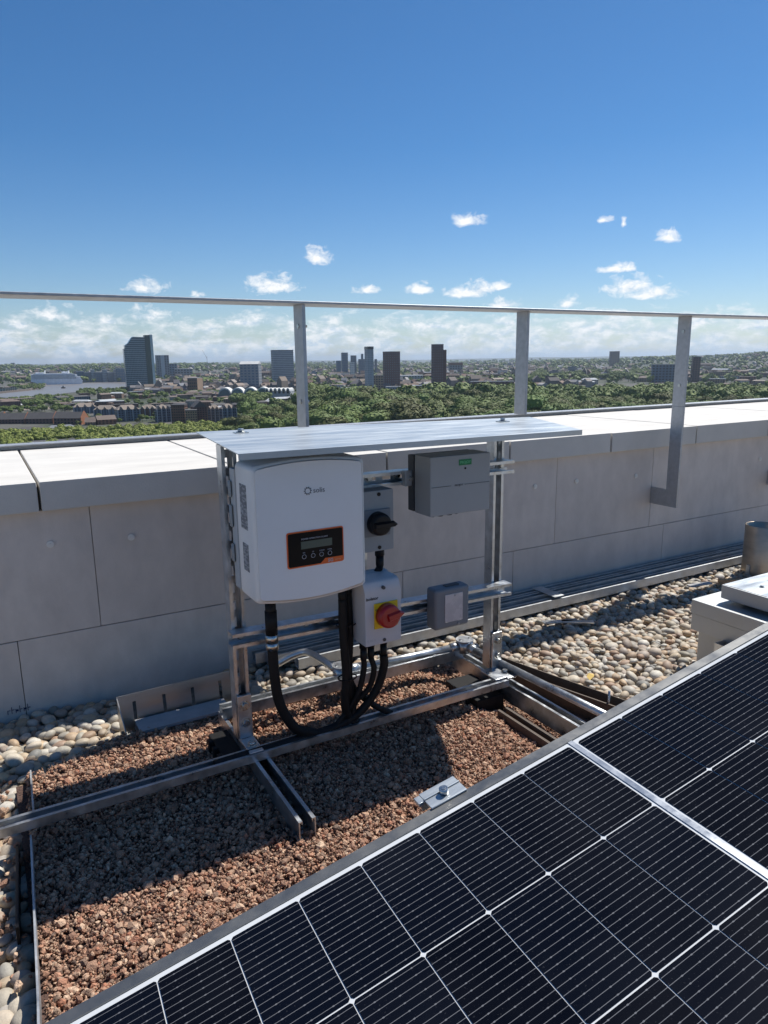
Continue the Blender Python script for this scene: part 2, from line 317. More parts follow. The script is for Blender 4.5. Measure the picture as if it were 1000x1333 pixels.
# parapet
par = thing('parapet_wall', (2.0, 2.5, PZ), 'low grey board-clad parapet wall topped with pale stone coping slabs', 'parapet wall')
MB().box(-3.9, 8.9, 2.53, 3.42, PZ - 0.03, -0.455).build('wall_core', M['pebblebase'], par)
c0 = 0.147 - 0.641 * 6
k = 0
for i in range(20):
    x0 = c0 + 0.641 * i + 0.004; x1 = c0 + 0.641 * (i + 1) - 0.004
    dz = rng.uniform(-.0015, .0015)
    MB().box(x0, x1, 2.47 + rng.uniform(-.002, .002), 3.50, -0.462, -0.365 + dz).build('coping_slab', M['coping'], par, bevel=0.005)
MB().box(c0, 8.9, 2.52, 3.44, -0.462, -0.385).build('mortar_joint', mat('joint_sealant', (.22, .19, .16), .9), par)
up = [-3.9, -2.3, -1.1, 0.295, 0.985, 2.387, 3.062, 4.3, 5.6, 6.9, 8.9]
lo = [-3.9, -2.0, -0.75, 0.035, 0.80, 1.518, 2.129, 3.18, 4.4, 5.6, 7.0, 8.9]
for i in range(len(up) - 1):
    MB().box(up[i] + .0010, up[i + 1] - .0010, 2.50 + rng.uniform(0, .0015), 2.528, -0.8888, -0.464).build('cladding_panel', M['clad'] if i % 2 else M['clad2'], par, bevel=0.0015, segs=1)
for i in range(len(lo) - 1):
    MB().box(lo[i] + .0010, lo[i + 1] - .0010, 2.50 + rng.uniform(0, .0015), 2.528, PZ - 0.03, -0.8912).build('cladding_panel', M['clad2'] if i % 2 else M['clad'], par, bevel=0.0015, segs=1)
for x, z in [(0.165, -.578), (0.419, -.589), (2.249, -.592), (2.515, -.592), (2.933, -.604), (3.99, -.599), (4.5, -.6), (-.6, -.58), (1.25, -.59), (1.9, -.595)]:
    mb = MB(); mb.cyl((x, 2.4995, z), (x, 2.496, z), 0.0115, 20); mb.cyl((x, 2.496, z), (x, 2.493, z), 0.004, 8); mb.build('fixing_washer', M['washer'], par)
mb = MB(); mb.box(-3.9, 8.9, 3.502, 3.53, -0.46, -0.342); mb.box(-3.9, 8.9, 3.45, 3.50, -0.346, -0.342)
mb.build('edge_upstand', M['rail'], par)
# marks scribbled on the boards
mb = MB()
for i in range(6):
    x = -0.02 + i * .012; mb.obox((x, 2.4985, -1.125), X, Z, -Y, 0, .002, -.012, .012 if i % 2 else .002, 0, .0006)
    mb.obox((x, 2.4985, -1.125), X, Z, -Y, 0, .009, rng.uniform(-.01, .008), .0, 0, .0005)
mb.build('pen_mark', mat('blue_marker', (.04, .045, .10), .7), par)

# railing
rl = thing('guard_railing', (2.03, 2.37, -0.8), 'thin grey metal guard railing with flat posts standing above the parapet', 'railing')
mb = MB(); mb.box(-3.5, 8.5, 2.300, 2.435, 0.190, 0.199); mb.build('top_rail', M['rail'], rl, bevel=0.002, segs=1)
for i, x in enumerate((-2.05, 1.01, 2.03, 3.055, 4.08, 5.1, 6.12)):
    y0, y1 = (2.335, 2.405) if x > 1.5 else (2.315, 2.392)
    mb = MB(); low = -0.236 if i == 2 else -0.245
    mb.box(x, x + 0.012, y0, y1, low, 0.190); mb.build('post', M['rail'], rl, bevel=0.001, segs=1)
    mb = MB()
    for z in (0.118, -0.142):
        mb.cyl((x - .003, (y0 + y1) / 2, z), (x, (y0 + y1) / 2, z), .009, 6); mb.cyl((x + .012, (y0 + y1) / 2, z), (x + .032, (y0 + y1) / 2, z), .005, 8)
    if i != 2: mb.build('post_bolt', M['bolt'], rl)
    if i != 2:
        mb = MB(); mb.prism([(y0, -0.245), (y0, -0.760), (2.499, -0.760), (2.499, -0.672), (y1 - .0, -0.672), (y1, -0.245)], 0, 0.012)
        mb.v = [Vector((x + .0135 if i == 1 else x, v.x, v.z)) + Vector((v.y, 0, 0)) for v in mb.v]; mb.f = [f[::-1] for f in mb.f]
        mb.build('post_foot', M['rail'], rl, bevel=0.001, segs=1)

# ================================================================== STONES
def ico(sub):
    b = bmesh.new(); bmesh.ops.create_icosphere(b, subdivisions=sub, radius=1.0)
    v = np.array([x.co[:] for x in b.verts]); f = np.array([[q.index for q in x.verts] for x in b.faces]); b.free(); return v, f
def stones(name, pos, size, m, sub, jit, flat, smooth, label, variants=10, tilt=0.5):
    v0, f0 = ico(sub); n = len(pos); nv = len(v0)
    vs = []
    for _ in range(variants):
        w = v0.copy()
        if smooth:
            for _k in range(3):
                d = rng.normal(size=3); d /= np.linalg.norm(d); w *= (1 + jit * np.tanh(w @ d * 1.5))[:, None]
        else: w = w * rng.uniform(1 - jit, 1 + jit, (nv, 1)) + rng.normal(0, jit * .35, (nv, 3))
        vs.append(w)
    vs = np.array(vs)[rng.integers(0, variants, n)]
    sc = np.stack([np.ones(n), rng.uniform(.62, .95, n), rng.uniform(flat[0], flat[1], n)], 1) * size[:, None]
    vs = vs * sc[:, None, :]
    a = rng.uniform(0, 2 * np.pi, n); tx = rng.normal(0, tilt, n); ca, sa = np.cos(a), np.sin(a); ct, st = np.cos(tx), np.sin(tx)
    x, y, z = vs[..., 0], vs[..., 1], vs[..., 2]
    x2 = x * ct[:, None] + z * st[:, None]; z2 = -x * st[:, None] + z * ct[:, None]
    ty = rng.normal(0, tilt, n); cy_, sy_ = np.cos(ty)[:, None], np.sin(ty)[:, None]
    y2 = y * cy_ + z2 * sy_; z3 = -y * sy_ + z2 * cy_
    vx = x2 * ca[:, None] - y2 * sa[:, None]; vy = x2 * sa[:, None] + y2 * ca[:, None]
    V = np.stack([vx, vy, z3], -1) + pos[:, None, :]; V[..., 2] += H
    F = (f0[None] + (np.arange(n) * nv)[:, None, None]).reshape(-1, 3)
    me = bpy.data.meshes.new(name); me.vertices.add(n * nv); me.vertices.foreach_set('co', V.reshape(-1).astype(np.float32))
    me.loops.add(len(F) * 3); me.loops.foreach_set('vertex_index', F.reshape(-1).astype(np.int32))
    me.polygons.add(len(F)); me.polygons.foreach_set('loop_start', (np.arange(len(F)) * 3).astype(np.int32))
    me.polygons.foreach_set('use_smooth', [smooth] * len(F)); me.materials.append(m); me.update(calc_edges=True)
    o = bpy.data.objects.new(name, me); COL.objects.link(o); return tag(o, label, 'stones', kind='stuff')
def wob(x, y): return 0.5 * np.sin(x * 7.3 + 1.2) * np.sin(y * 6.1 + .4) + 0.3 * np.sin(x * 17 + y * 13) + .2 * np.sin(y * 29 - x * 11)
def right_edge(y): return 1.60 + (1.98 - y) * 0.27
def grit_back(x): return 2.03 + np.clip((x - .02) / .3, 0, 1) * 0.11
def gz(x, y):         # the grit bed dips beside the right-hand channel
    return GZ + 0.010 * wob(x, y) - 0.05 * np.clip((x - 1.30) / .12, 0, 1)
# bed under the grit
nx, ny = 120, 110; gxs = np.linspace(-0.02, 1.66, nx); gys = np.linspace(0.2, 2.15, ny)
pts = [(x, y, float(gz(x, y)) - 0.006 - (.07 if y > float(grit_back(x)) - .01 else 0)) for y in gys for x in gxs]
fs = [(j * nx + i, j * nx + i + 1, (j + 1) * nx + i + 1, (j + 1) * nx + i) for j in range(ny - 1) for i in range(nx - 1)]
tag(MB().poly(pts, fs, True).build('grit_bed', M['gravelbase']), 'dark reddish grit bed under the crushed stone', kind='structure')
n = 105000
px_ = rng.uniform(-0.012, 1.62, n); py_ = rng.uniform(0.72, 2.17, n)
keep = (py_ < grit_back(px_) + rng.normal(0, .015, n)) & (px_ < right_edge(py_) - .02) & ~((px_ > 1.44) & (rng.random(n) < .35)) & (px_ > -0.005 - (1.7 - py_) * .04)
px_, py_ = px_[keep], py_[keep]; n = len(px_)
sz = np.clip(rng.lognormal(math.log(0.0031), .50, n), .0016, .0135)
pz_ = gz(px_, py_) + rng.uniform(-.006, .004, n) + sz * .25
stones('crushed_stone', np.stack([px_, py_, pz_], 1), sz, M['lava'], 1, .22, (.55, .9), False, 'crushed reddish brown stone chips filling the bed under the frame', 14, .8)
# pebbles
def scatter(x0, x1, y0, y1, step):
    gx, gy = np.meshgrid(np.arange(x0, x1, step), np.arange(y0, y1, step * .9)); gx = gx + (np.arange(gx.shape[0]) % 2)[:, None] * step / 2
    return gx.ravel() + rng.normal(0, step * .22, gx.size), gy.ravel() + rng.normal(0, step * .22, gx.size)
Pp = []; Ps = []
for layer, (step, zz) in enumerate(((.030, -.022), (.030, -.006), (.042, .006))):
    x, y = scatter(-.75, 5.2, .7, 2.49, step)
    inside = (x > -0.012 - (1.7 - y) * .04) & (x < right_edge(y) + .012) & (y < grit_back(x) + .012)
    under = (x > 2.30) & (x < 2.8) & (y < 1.62)
    kp = ~inside & ~under & ~((x > .30) & (x < .68) & (y > 2.19)) & ((x < .3) | (y > 1.0))
    x, y = x[kp], y[kp]
    s = np.clip(rng.lognormal(math.log(.0190), .24, len(x)), .009, .028)
    z = PZ + zz + .006 * wob(x, y) + rng.normal(0, .003, len(x)) + np.where((x < .1) & (y < 2.1), .008, 0)
    Pp.append(np.stack([x, y, z], 1)); Ps.append(s)
Pp = np.concatenate(Pp); Ps = np.concatenate(Ps); near = (Pp[:, 0] < .25)
stones('river_pebbles', Pp[~near], Ps[~near], M['pebble'], 2, .10, (.42, .68), True, 'rounded tan and grey pebbles ballasting the roof along the parapet', 12, .28)
stones('river_pebbles', Pp[near], Ps[near] * 1.06, M['pebble'], 3, .12, (.45, .7), True, 'rounded tan and grey pebbles left of the red grit bed', 12, .3)
n = 420; x = rng.uniform(-.35, -.02, n); y = rng.uniform(1.0, 2.1, n)
stones('spilled_red_chips', np.stack([x, y, np.full(n, PZ + .026) + rng.normal(0, .006, n)], 1), np.clip(rng.lognormal(math.log(.0075), .3, n), .004, .013), M['lava'], 1, .22, (.5, .9), False, 'few red stone chips spilled over the pebbles on the left', 10, .8)

# ================================================================== TRAY EDGES
t = thing('tray_edging', (0.0, 1.5, PZ), 'thin upright tray edge dividing red grit from pebbles at left', 'edging')
def wallstrip(mb, pts, z0, z1, th):
    for a, b in zip(pts[:-1], pts[1:]):
        a = Vector((*a, 0)); b = Vector((*b, 0)); d = (b - a); L = d.length; d.normalize(); nrm = Vector((-d.y, d.x, 0))
        mb.obox(a, d, nrm, Z, -.0, L, -th / 2, th / 2, z0, z1)
    return mb
wallstrip(MB(), [(-.048, .80), (-.022, 1.20), (.000, 1.70)], PZ - .03, -1.085, .004).build('edge_plate', M['galv_dull'], t)
wallstrip(MB(), [(.012, 1.80), (.020, 2.02)], PZ - .03, -1.095, .004).build('edge_plate', M['galv_dull'], t)
wallstrip(MB(), [(-.030, 1.70), (-.045, 1.42)], PZ - .03, -1.10, .006).build('edge_plate', M['black'], t)
t = thing('tray_edging', (1.65, 1.6, PZ), 'brown upright tray edge dividing dark channel from pebbles at right', 'edging')
wallstrip(MB(), [(1.60, 2.00), (1.665, 1.74), (1.76, 1.38), (1.85, 1.10)], PZ - .03, -1.098, .004).build('edge_plate', M['brown'], t)
wallstrip(MB(), [(1.572, 1.96), (1.64, 1.68), (1.73, 1.36)], PZ - .03, -1.112, .006).build('edge_plate', M['brown'], t)
mb = MB(); mb.cyl((1.70, 1.50, -1.16), (1.70, 1.50, -1.07), .004, 8); mb.build('edge_pin', M['galv'], t)
# slotted drain plate leaning at the wall
t = thing('slotted_drain_plate', (.45, 2.24, PZ), 'bare metal plate with four tall slots leaning by the wall', 'metal plate')
ux = Vector((1, .02, 0)).normalized(); uz = Vector((0, .16, 1)).normalized(); un = ux.cross(uz)
mb = MB(); o0 = Vector((.285, 2.205, -1.185)); Lp, hp = .37, .150
cuts = [.052, .146, .240, .334]; e = 0
for c in cuts:
    mb.obox(o0, ux, uz, un, e, c - .0055, 0, hp, 0, .003); mb.obox(o0, ux, uz, un, c - .0055, c + .0055, 0, .034, 0.0001, .0029); mb.obox(o0, ux, uz, un, c - .0055, c + .0055, hp - .026, hp, 0.0001, .0029); e = c + .0055
mb.obox(o0, ux, uz, un, e, Lp, 0, hp, 0, .003)
mb.build('slotted_face', M['stain'], t)
mb = MB(); rt = Vector((.10, -1, 0)).normalized(); mb.poly([o0, o0 + uz * hp, o0 + rt * .10 + uz * .02, o0 + rt * .10, *(p + Vector((.003, 0, 0)) for p in (o0, o0 + uz * hp, o0 + rt * .10 + uz * .02, o0 + rt * .10))], [(0, 3, 2, 1), (4, 5, 6, 7), (0, 1, 5, 4), (1, 2, 6, 5), (2, 3, 7, 6), (3, 0, 4, 7)])
mb.build('folded_end', M['stain'], t)
mb = MB(); mb.box(.33, .62, 2.115, 2.20, -1.125, -1.115); tag(mb.build('felt_strip', M['felt']), 'pale grey felt strip lying in front of the slotted plate', 'felt strip')

# ================================================================== SUPPORT FRAME
fr = thing('support_frame', (1.0, 1.8, GZ), 'galvanised slotted channel frame carrying the inverter and switch boxes', 'metal frame')
XL, XR = .563, 1.463
for x, zt in ((XL, -.2125), (XR, -.2185)):
    strut(MB(), (x, 1.842, -1.050), (x, 1.842, zt), (0, -1, 0)).build('upright', M['galv'], fr)
strut(MB(), (.948, 1.842, -.36), (.948, 1.842, -.72), (0, -1, 0)).build('short_upright', M['galv'], fr)
strut(MB(), (.60, 1.799, -.338), (1.492, 1.799, -.342), (0, -1, 0)).build('upper_cross_rail', M['galv'], fr)
strut(MB(), (.531, 1.799, -.738), (1.494, 1.799, -.757), (0, -1, 0)).build('lower_cross_rail', M['galv'], fr)
strut(MB(), (-.75, 1.722, -1.0735), (1.446, 1.722, -1.0735), (0, 0, 1), dep=.0225).build('front_base_rail', M['galv'], fr)
strut(MB(), (.553, 1.995, -1.0735), (1.45, 1.985, -1.0735), (0, 0, 1), dep=.036).build('rear_base_rail', M['galv'], fr)
strut(MB(), (.578, 1.40, -1.134), (.578, 2.04, -1.134), (0, 0, 1), slots=False, w=.044, dep=.060).build('base_cross_channel', M['galv'], fr)
strut(MB(), (1.470, 1.12, -1.134), (1.470, 2.03, -1.134), (0, 0, 1), dep=.060).build('base_cross_channel', M['galv'], fr)
strut(MB(), (1.385, 1.12, -1.160), (1.385, 1.66, -1.160), (0, 0, 1), slots=False).build('base_cross_channel', M['brown'], fr)
for x in (XL, XR):      # angle brackets at the feet of the uprights
    mb = MB(); mb.box(x - .019, x + .021, 1.789, 1.7985, -1.045, -.915); mb.box(x - .019, x + .021, 1.706, 1.789, -1.0505, -1.0445); mb.build('angle_bracket', M['galv'], fr, bevel=.0015, segs=1)
    mb = MB(); bolt(mb, (x + .001, 1.789, -.945), (0, -1, 0), .010); bolt(mb, (x + .001, 1.789, -.998), (0, -1, 0), .010); bolt(mb, (x + .001, 1.745, -1.0445), (0, 0, 1), .010); mb.build('bracket_bolt', M['bolt'], fr)
mb = MB(); mb.box(1.40, 1.50, 1.715, 1.80, -1.0495, -1.044); mb.build('joining_plate', M['galv'], fr, bevel=.001, segs=1)
mb = MB()
for x, z in ((.60, -.338), (.975, -.338), (1.07, -.338), (1.466, -.342), (.565, -.738), (.76, -.742), (1.30, -.753), (1.466, -.756)):
    bolt(mb, (x, 1.795, z), (0, -1, 0), .008, .006)
mb.build('channel_bolt', M['bolt'], fr)
mb = MB(); mb.box(1.065, 1.10, 1.735, 1.757, -.362, -.317); mb.build('box_bracket', M['galv_dull'], fr, bevel=.001, segs=1)
mb = MB(); mb.cyl((1.082, 1.735, -.34), (1.082, 1.727, -.34), .007, 8); mb.build('bracket_screw', M['bolt'], fr)
# sheet cover
A = Vector((.522, 1.598, -.2130)); B = Vector((1.602, 1.580, -.2184)); Cc = Vector((1.808, 2.050, -.2184)); D = Vector((.563, 2.110, -.2050))
mb = MB(); th = Vector((0, 0, .0025)); mb.poly([A, B, Cc, D, A + th, B + th, Cc + th, D + th], [(0, 3, 2, 1), (4, 5, 6, 7), (0, 1, 5, 4), (1, 2, 6, 5), (2, 3, 7, 6), (3, 0, 4, 7)])
dv = (B - A).normalized(); mb.obox(A - Vector((0, .0025, 0)), dv, Y, Z, 0, (B - A).length, 0, .0024, -.013, .0025)
mb.build('cover_sheet', M['sheet'], fr)
mb = MB()
for p in ((.672, 2.02, -.2055), (1.58, 1.93, -.2145)): mb.box(p[0] - .02, p[0] + .02, p[1] - .014, p[1] + .014, p[2], p[2] + .003); bolt(mb, (p[0], p[1], p[2] + .003), (0, 0, 1), .009)
mb.build('cover_bolt', M['bolt'], fr)
# black feet
for nm, (x, y), lb in (('rubber_foot', (.560, 1.93), 'black plastic block under the left upright of the frame'), ('rubber_foot', (1.38, 1.86), 'black plastic block under the right upright of the frame')):
    t = thing(nm, (x, y, GZ), lb, 'support block')
    mb = MB(); mb.box(x - .062, x + .05, y - .155, y + .03, -1.16, -1.0965); mb.build('block', M['rubber'], t, bevel=.006)
    mb = MB()
    for q in range(3): mb.box(x - .078, x - .0625 if x < 1 else x - .0755, y - .13 + q * .045, y - .112 + q * .045, -1.15, -1.085)
    mb.build('rib', M['rubber'], t, bevel=.003)

# ================================================================== INVERTER
iv = thing('solar_inverter', (.717, 1.79, -.62), 'white wall-mount solar inverter with orange-rimmed black display', 'inverter')
def inv_outline(ins):
    x0, x1 = .560 + ins, .875 - ins; zt, zb = -.247 - ins, -.603 + ins; pts = []
    bt, bbm, r = .011, .013, .016 - ins * .3
    def arc(cx, cz, a0, a1, n=6): return [(cx + r * math.cos(R(a0 + (a1 - a0) * i / n)), cz + r * math.sin(R(a0 + (a1 - a0) * i / n))) for i in range(n + 1)]
    pts += arc(x0 + r, zt - r, 180, 96)
    for i in range(1, 16): u = i / 16; pts.append((x0 + r + (x1 - x0 - 2 * r) * u, zt + bt * 4 * u * (1 - u)))
    pts += arc(x1 - r, zt - r, 84, 0); pts += arc(x1 - r, zb + r, 0, -84)
    for i in range(1, 16): u = i / 16; pts.append((x1 - r - (x1 - x0 - 2 * r) * u, zb - bbm * 4 * u * (1 - u)))
    pts += arc(x0 + r, zb + r, -96, -180); return pts
mb = MB(); rings = [(1.745, 0), (1.648, 0), (1.640, .0010), (1.635, .0028), (1.632, .0058), (1.6305, .0105)]; nn = None
for y, ins in rings:
    ol = inv_outline(ins); nn = len(ol); mb.v += [Vector((x, y, z)) for x, z in ol]
for i in range(len(rings) - 1):
    for k in range(nn):
        a = i * nn + k; b = i * nn + (k + 1) % nn; mb.f.append([a, a + nn, b + nn, b]); mb.sm.append(True)
mb.f.append([(len(rings) - 1) * nn + k for k in range(nn)]); mb.sm.append(False)
mb.f.append([k for k in range(nn)][::-1]); mb.sm.append(False)
ob = mb.build('front_cover', M['white'], iv)
MB().box(.556, .870, 1.747, 1.785, -.590, -.268).build('chassis', M['offwhite'], iv, bevel=.004)
mb = MB()
for i in range(14): mb.box(.575 + i * .021, .578 + i * .021, 1.787, 1.797, -.575, -.29)
mb.build('heat_sink_fins', M['galv_dull'], iv)
mb = MB()
for z0, z1 in ((-.345, -.300), (-.425, -.365), (-.520, -.470)): mb.box(.5495, .5555, 1.765, 1.785, z0, z1)
mb.build('mounting_tab', M['dgrey'], iv, bevel=.003, segs=1)
# labels on the left cheek
for z0, z1, y0, y1 in ((-.4145, -.300, 1.668, 1.716), (-.525, -.453, 1.672, 1.712)):
    MB().box(.5590, .5600, y0, y1, z0, z1).build('rating_label', M['label'], iv)
# display
def rrect(x0, x1, z0, z1, r, n=5):
    p = []
    for cx, cz, a in ((x0 + r, z1 - r, 90), (x1 - r, z1 - r, 0), (x1 - r, z0 + r, -90), (x0 + r, z0 + r, -180)):
        p += [(cx + r * math.cos(R(a + 90 - 90 * i / n)), cz + r * math.sin(R(a + 90 - 90 * i / n))) for i in range(n + 1)]
    return p
MB().prism(rrect(.646, .806, -.520, -.425, .006), 1.6285, 1.6302).build('display_rim', M['orange'], iv)
MB().prism(rrect(.6490, .8032, -.5165, -.4285, .004), 1.6278, 1.6284).build('display_panel', M['gloss_black'], iv)
MB().box(.684, .772, 1.6270, 1.6277, -.4720, -.4520).build('screen', M['lcd'], iv)
mb = MB()
for x in (.692, .717, .741, .765):
    mb.tube([(x + .0055 * math.cos(a), 1.6274, -.4925 + .0055 * math.sin(a)) for a in [2 * math.pi * i / 16 for i in range(17)]], .0007, 6, caps=False)
mb.build('button_ring', M['paleink'], iv)
mb = MB()
for x, s_ in ((.717, 1), (.741, -1)): mb.poly([(x - .003, 1.6273, -.4925 - .002 * s_), (x + .003, 1.6273, -.4925 - .002 * s_), (x, 1.6273, -.4925 + .003 * s_)], [(0, 1, 2), (2, 1, 0)])
mb.build('button_arrow', M['paleink'], iv)
MB().prism([(.737, -.5175), (.751, -.5045), (.8045, -.5045), (.8045, -.5175)], 1.6270, 1.6276).build('corner_flash', M['orange'], iv)
text('5G', .0125, (.7585, 1.6268, -.5160), M['paleink'], iv, bold=.0003)
text('series', .0072, (.779, 1.6268, -.5140), mat('pale_orange_print', (.75, .35, .2), .5), iv)
text('POWER OPERATION ALARM', .0058, (.6855, 1.6274, -.4478), M['paleink'], iv)
for s_, x in (('ESC', .6885), ('UP', .7145), ('DOWN', .735), ('ENTER', .7585)): text(s_, .0042, (x, 1.6274, -.4835), M['paleink'], iv)
# logo
mb = MB(); lx, lz = .7095, -.3225
mb.tube([(lx +   .0075 * math.cos(a), 1.6303, lz + .0075 * math.sin(a)) for a in [2 * math.pi * i / 24 for i in range(25)]], .0009, 6, caps=False)
for i in range(10):
    a = 2 * math.pi * i / 10; d = Vector((math.cos(a), 0, math.sin(a))); mb.cyl(Vector((lx, 1.6300, lz)) + d * .008, Vector((lx, 1.6300, lz)) + d * .0108, .0013, 6)
mb.build('logo', mat('faint_logo_print', (.15, .15, .16), .6), iv)
text('solis', .0190, (.7240, 1.6301, -.3290), mat('faint_grey_print', (.17, .17, .18), .6), iv)
# glands
def gland(x, y, z, r, parent, m=M['black']):
    mb = MB(); mb.cyl((x, y, z), (x, y, z - .022), r * 1.15, 6); mb.tube([(x, y, z - .022), (x, y, z - .05), (x, y, z - .062)], [r * .95, r * .95, r * .7], 16); return mb.build('cable_gland', m, parent)
gland(.628, 1.72, -.607, .0155, iv); gland(.836, 1.705, -.600, .0135, iv); gland(.863, 1.725, -.598, .0130, iv)

# ================================================================== DC ISOLATOR (grey, black knob)
t = thing('rotary_isolator', (.955, 1.77, -.53), 'small grey isolator box with black rotary knob right of the inverter', 'switch box')
MB().box(.900, 1.004, 1.702, 1.756, -.533, -.357).build('housing', M['dgrey'], t, bevel=.004)
MB().box(.902, .990, 1.696, 1.7018, -.487, -.410).build('dial_plate', M['grey_blue'], t, bevel=.0015, segs=1)
mb = MB(); kc = Vector((.947, 0, -.449)); mb.tube([(kc.x, 1.696, kc.z), (kc.x, 1.676, kc.z), (kc.x, 1.668, kc.z), (kc.x, 1.666, kc.z)], [.0335, .0325, .030, .024], 32); mb.build('knob', M['black'], t)
mb = MB(); mb.poly([(kc.x - .028, 1.666, kc.z - .009), (kc.x + .036, 1.666, kc.z - .009), (kc.x + .047, 1.666, kc.z), (kc.x + .036, 1.666, kc.z + .009), (kc.x - .028, 1.666, kc.z + .009)] + [(kc.x - .026, 1.654, kc.z - .005), (kc.x + .034, 1.654, kc.z - .005), (kc.x + .042, 1.654, kc.z), (kc.x + .034, 1.654, kc.z + .005), (kc.x - .026, 1.654, kc.z + .005)],
    [(5, 6, 7, 8, 9)] + [(i, (i + 1) % 5, (i + 1) % 5 + 5, i + 5) for i in range(5)]); mb.build('knob_handle', M['black'], t)
mb = MB()
for z in (-.368, -.522): mb.cyl((.956, 1.702, z), (.956, 1.700, z), .0055, 16)
mb.build('screw', M['black'], t)
gland(.972, 1.730, -.533, .0125, t)
# ================================================================== AC ISOLATOR (white, red on yellow)
t = thing('safety_isolator', (.932, 1.74, -.788), 'white isolator box with red rotary handle on yellow plate', 'switch box')
mb = MB(); mb.poly([(x, y, z) for x in (.874, .991) for y, z in ((1.642, -.788), (1.642, -.632), (1.655, -.606), (1.668, -.600), (1.72, -.600), (1.72, -.788))], [(5, 4, 3, 2, 1, 0), (6, 7, 8, 9, 10, 11)] + [(i, (i + 1) % 6, (i + 1) % 6 + 6, i + 6) for i in range(6)])
mb.build('housing', mat('white_plastic', (.55, .55, .57), .5, 0, .03, 10), t, bevel=.004)
MB().box(.870, .995, 1.7205, 1.757, -.784, -.600).build('back_box', M['offwhite'], t, bevel=.003)
MB().box(.9015, .977, 1.638, 1.6416, -.7385, -.664).build('warning_plate', M['yellow'], t, bevel=.0008, segs=1)
kc = Vector((.939, 0, -.7005)); mb = MB(); mb.tube([(kc.x, 1.638, kc.z), (kc.x, 1.620, kc.z), (kc.x, 1.613, kc.z), (kc.x, 1.611, kc.z)], [.0350, .0342, .032, .027], 36); mb.build('knob', M['red'], t)
mb = MB(); ex = Vector((.97, 0, .18)).normalized(); ez = Vector((-.18, 0, .97)).normalized(); c_ = Vector((kc.x, 1.611, kc.z))
pr = [(-.010, -.011), (.030, -.011), (.044, 0), (.030, .011), (-.010, .011)]
mb.poly([c_ + ex * a + ez * b for a, b in pr] + [c_ + ex * (a * .93) + ez * (b * .6) - Y * .007 for a, b in pr], [(5, 6, 7, 8, 9)] + [(i, (i + 1) % 5, (i + 1) % 5 + 5, i + 5) for i in range(5)]); mb.build('knob_pointer', M['red'], t)
mb = MB()
for z in (-.622, -.776): mb.cyl((.934, 1.6425 if z < -.7 else 1.648, z), (.934, 1.640, z), .005, 16)
mb.build('screw', M['ink'], t)
text('isolator', .0125, (.8775, 1.6416, -.652), M['ink'], t, bold=.0003)
text('L  N  1', .009, (.8800, 1.6416, -.774), M['paleink'], t)
text('OFF', .007, (.9035, 1.6376, -.684), M['ink'], t)
for x in (.892, .916, .958): gland(x, 1.69, -.788, .0105, t)
# ================================================================== GREY ENCLOSURE with green label
t = thing('grey_enclosure', (1.185, 1.755, -.44), 'large grey enclosure with small green label under the cover sheet', 'switch box')
mb = MB(); mb.box(1.088, 1.300, 1.640, 1.724, -.440, -.268); mb.build('housing', M['grey'], t, bevel=.005)
mb = MB(); mb.box(1.086, 1.302, 1.7245, 1.757, -.437, -.271); mb.build('back_plate', mat('dark_back_box', (.035, .038, .045), .5), t, bevel=.003)
mb = MB(); mb.box(1.092, 1.158, 1.6388, 1.6399, -.3555, -.3545); mb.box(1.207, 1.297, 1.6388, 1.6399, -.3555, -.3545); mb.build('seam', M['ink'], t)
MB().box(1.186, 1.230, 1.6386, 1.6399, -.2985, -.2815).build('brand_label', M['green'], t)
text('PROJOY', .0105, (1.1885, 1.6384, -.2935), M['greentext'], t, bold=.0002)
text('PROJOY', .0080, (1.172, 1.6397, -.358), M['ink'], t)
mb = MB(); mb.cyl((1.2085, 1.6399, -.308), (1.2085, 1.6385, -.308), .003, 12); mb.build('indicator', M['black'], t)
mb = MB()
for x in (1.122, 1.148, 1.18, 1.205): mb.cyl((x, 1.68, -.440), (x, 1.68, -.449), .010 if x in (1.148, 1.18) else .006, 12)
mb.build('blanking_plug', M['black'], t)
# ================================================================== SMALL SQUARE BOX
t = thing('square_socket_box', (1.22, 1.757, -.82), 'small square blue-grey socket box with frosted front window', 'socket box')
MB().box(1.150, 1.280, 1.706, 1.757, -.820, -.688).build('housing', M['grey_blue'], t, bevel=.012, segs=4)
MB().box(1.186, 1.253, 1.7035, 1.7065, -.798, -.708).build('window_cover', M['pane'], t, bevel=.001, segs=1)
mb = MB(); mb.cyl((1.222, 1.7035, -.714), (1.222, 1.7020, -.714), .003, 10); mb.cyl((1.238, 1.7065, -.809), (1.238, 1.703, -.809), .004, 10); mb.build('latch', M['grey'], t)
MB().box(1.20, 1.25, 1.720, 1.738, -.688, -.6855).build('top_recess', M['ink'], t)

# ================================================================== CABLES
def cable(name, pts, r, label, m=M['rubber'], ribbed=False, group=None):
    p = smooth_path(pts, 10)
    if ribbed:
        q = []; 
        L = [0]
        for a, b in zip(p[:-1], p[1:]): L.append(L[-1] + (b - a).length)
        nseg = int(L[-1] / .0025); 
        for i in range(nseg + 1):
            s_ = L[-1] * i / nseg; j = min(range(len(L)), key=lambda k: abs(L[k] - s_)); j0 = max(0, j - 1) if L[j] > s_ else min(j, len(p) - 2)
            tt = (s_ - L[j0]) / max(1e-6, L[j0 + 1] - L[j0]); q.append(p[j0].lerp(p[j0 + 1], tt))
        mb = MB().tube(q, [r * (1.0 if i % 2 else .88) for i in range(len(q))], 14)
    else: mb = MB().tube(p, r, 14)
    o = mb.build(name, m); return tag(o, label, 'cable', group)
t = thing('flexible_conduit', (.63, 1.72, -1.0), 'black flexible conduit dropping from the left of the inverter', 'cable')
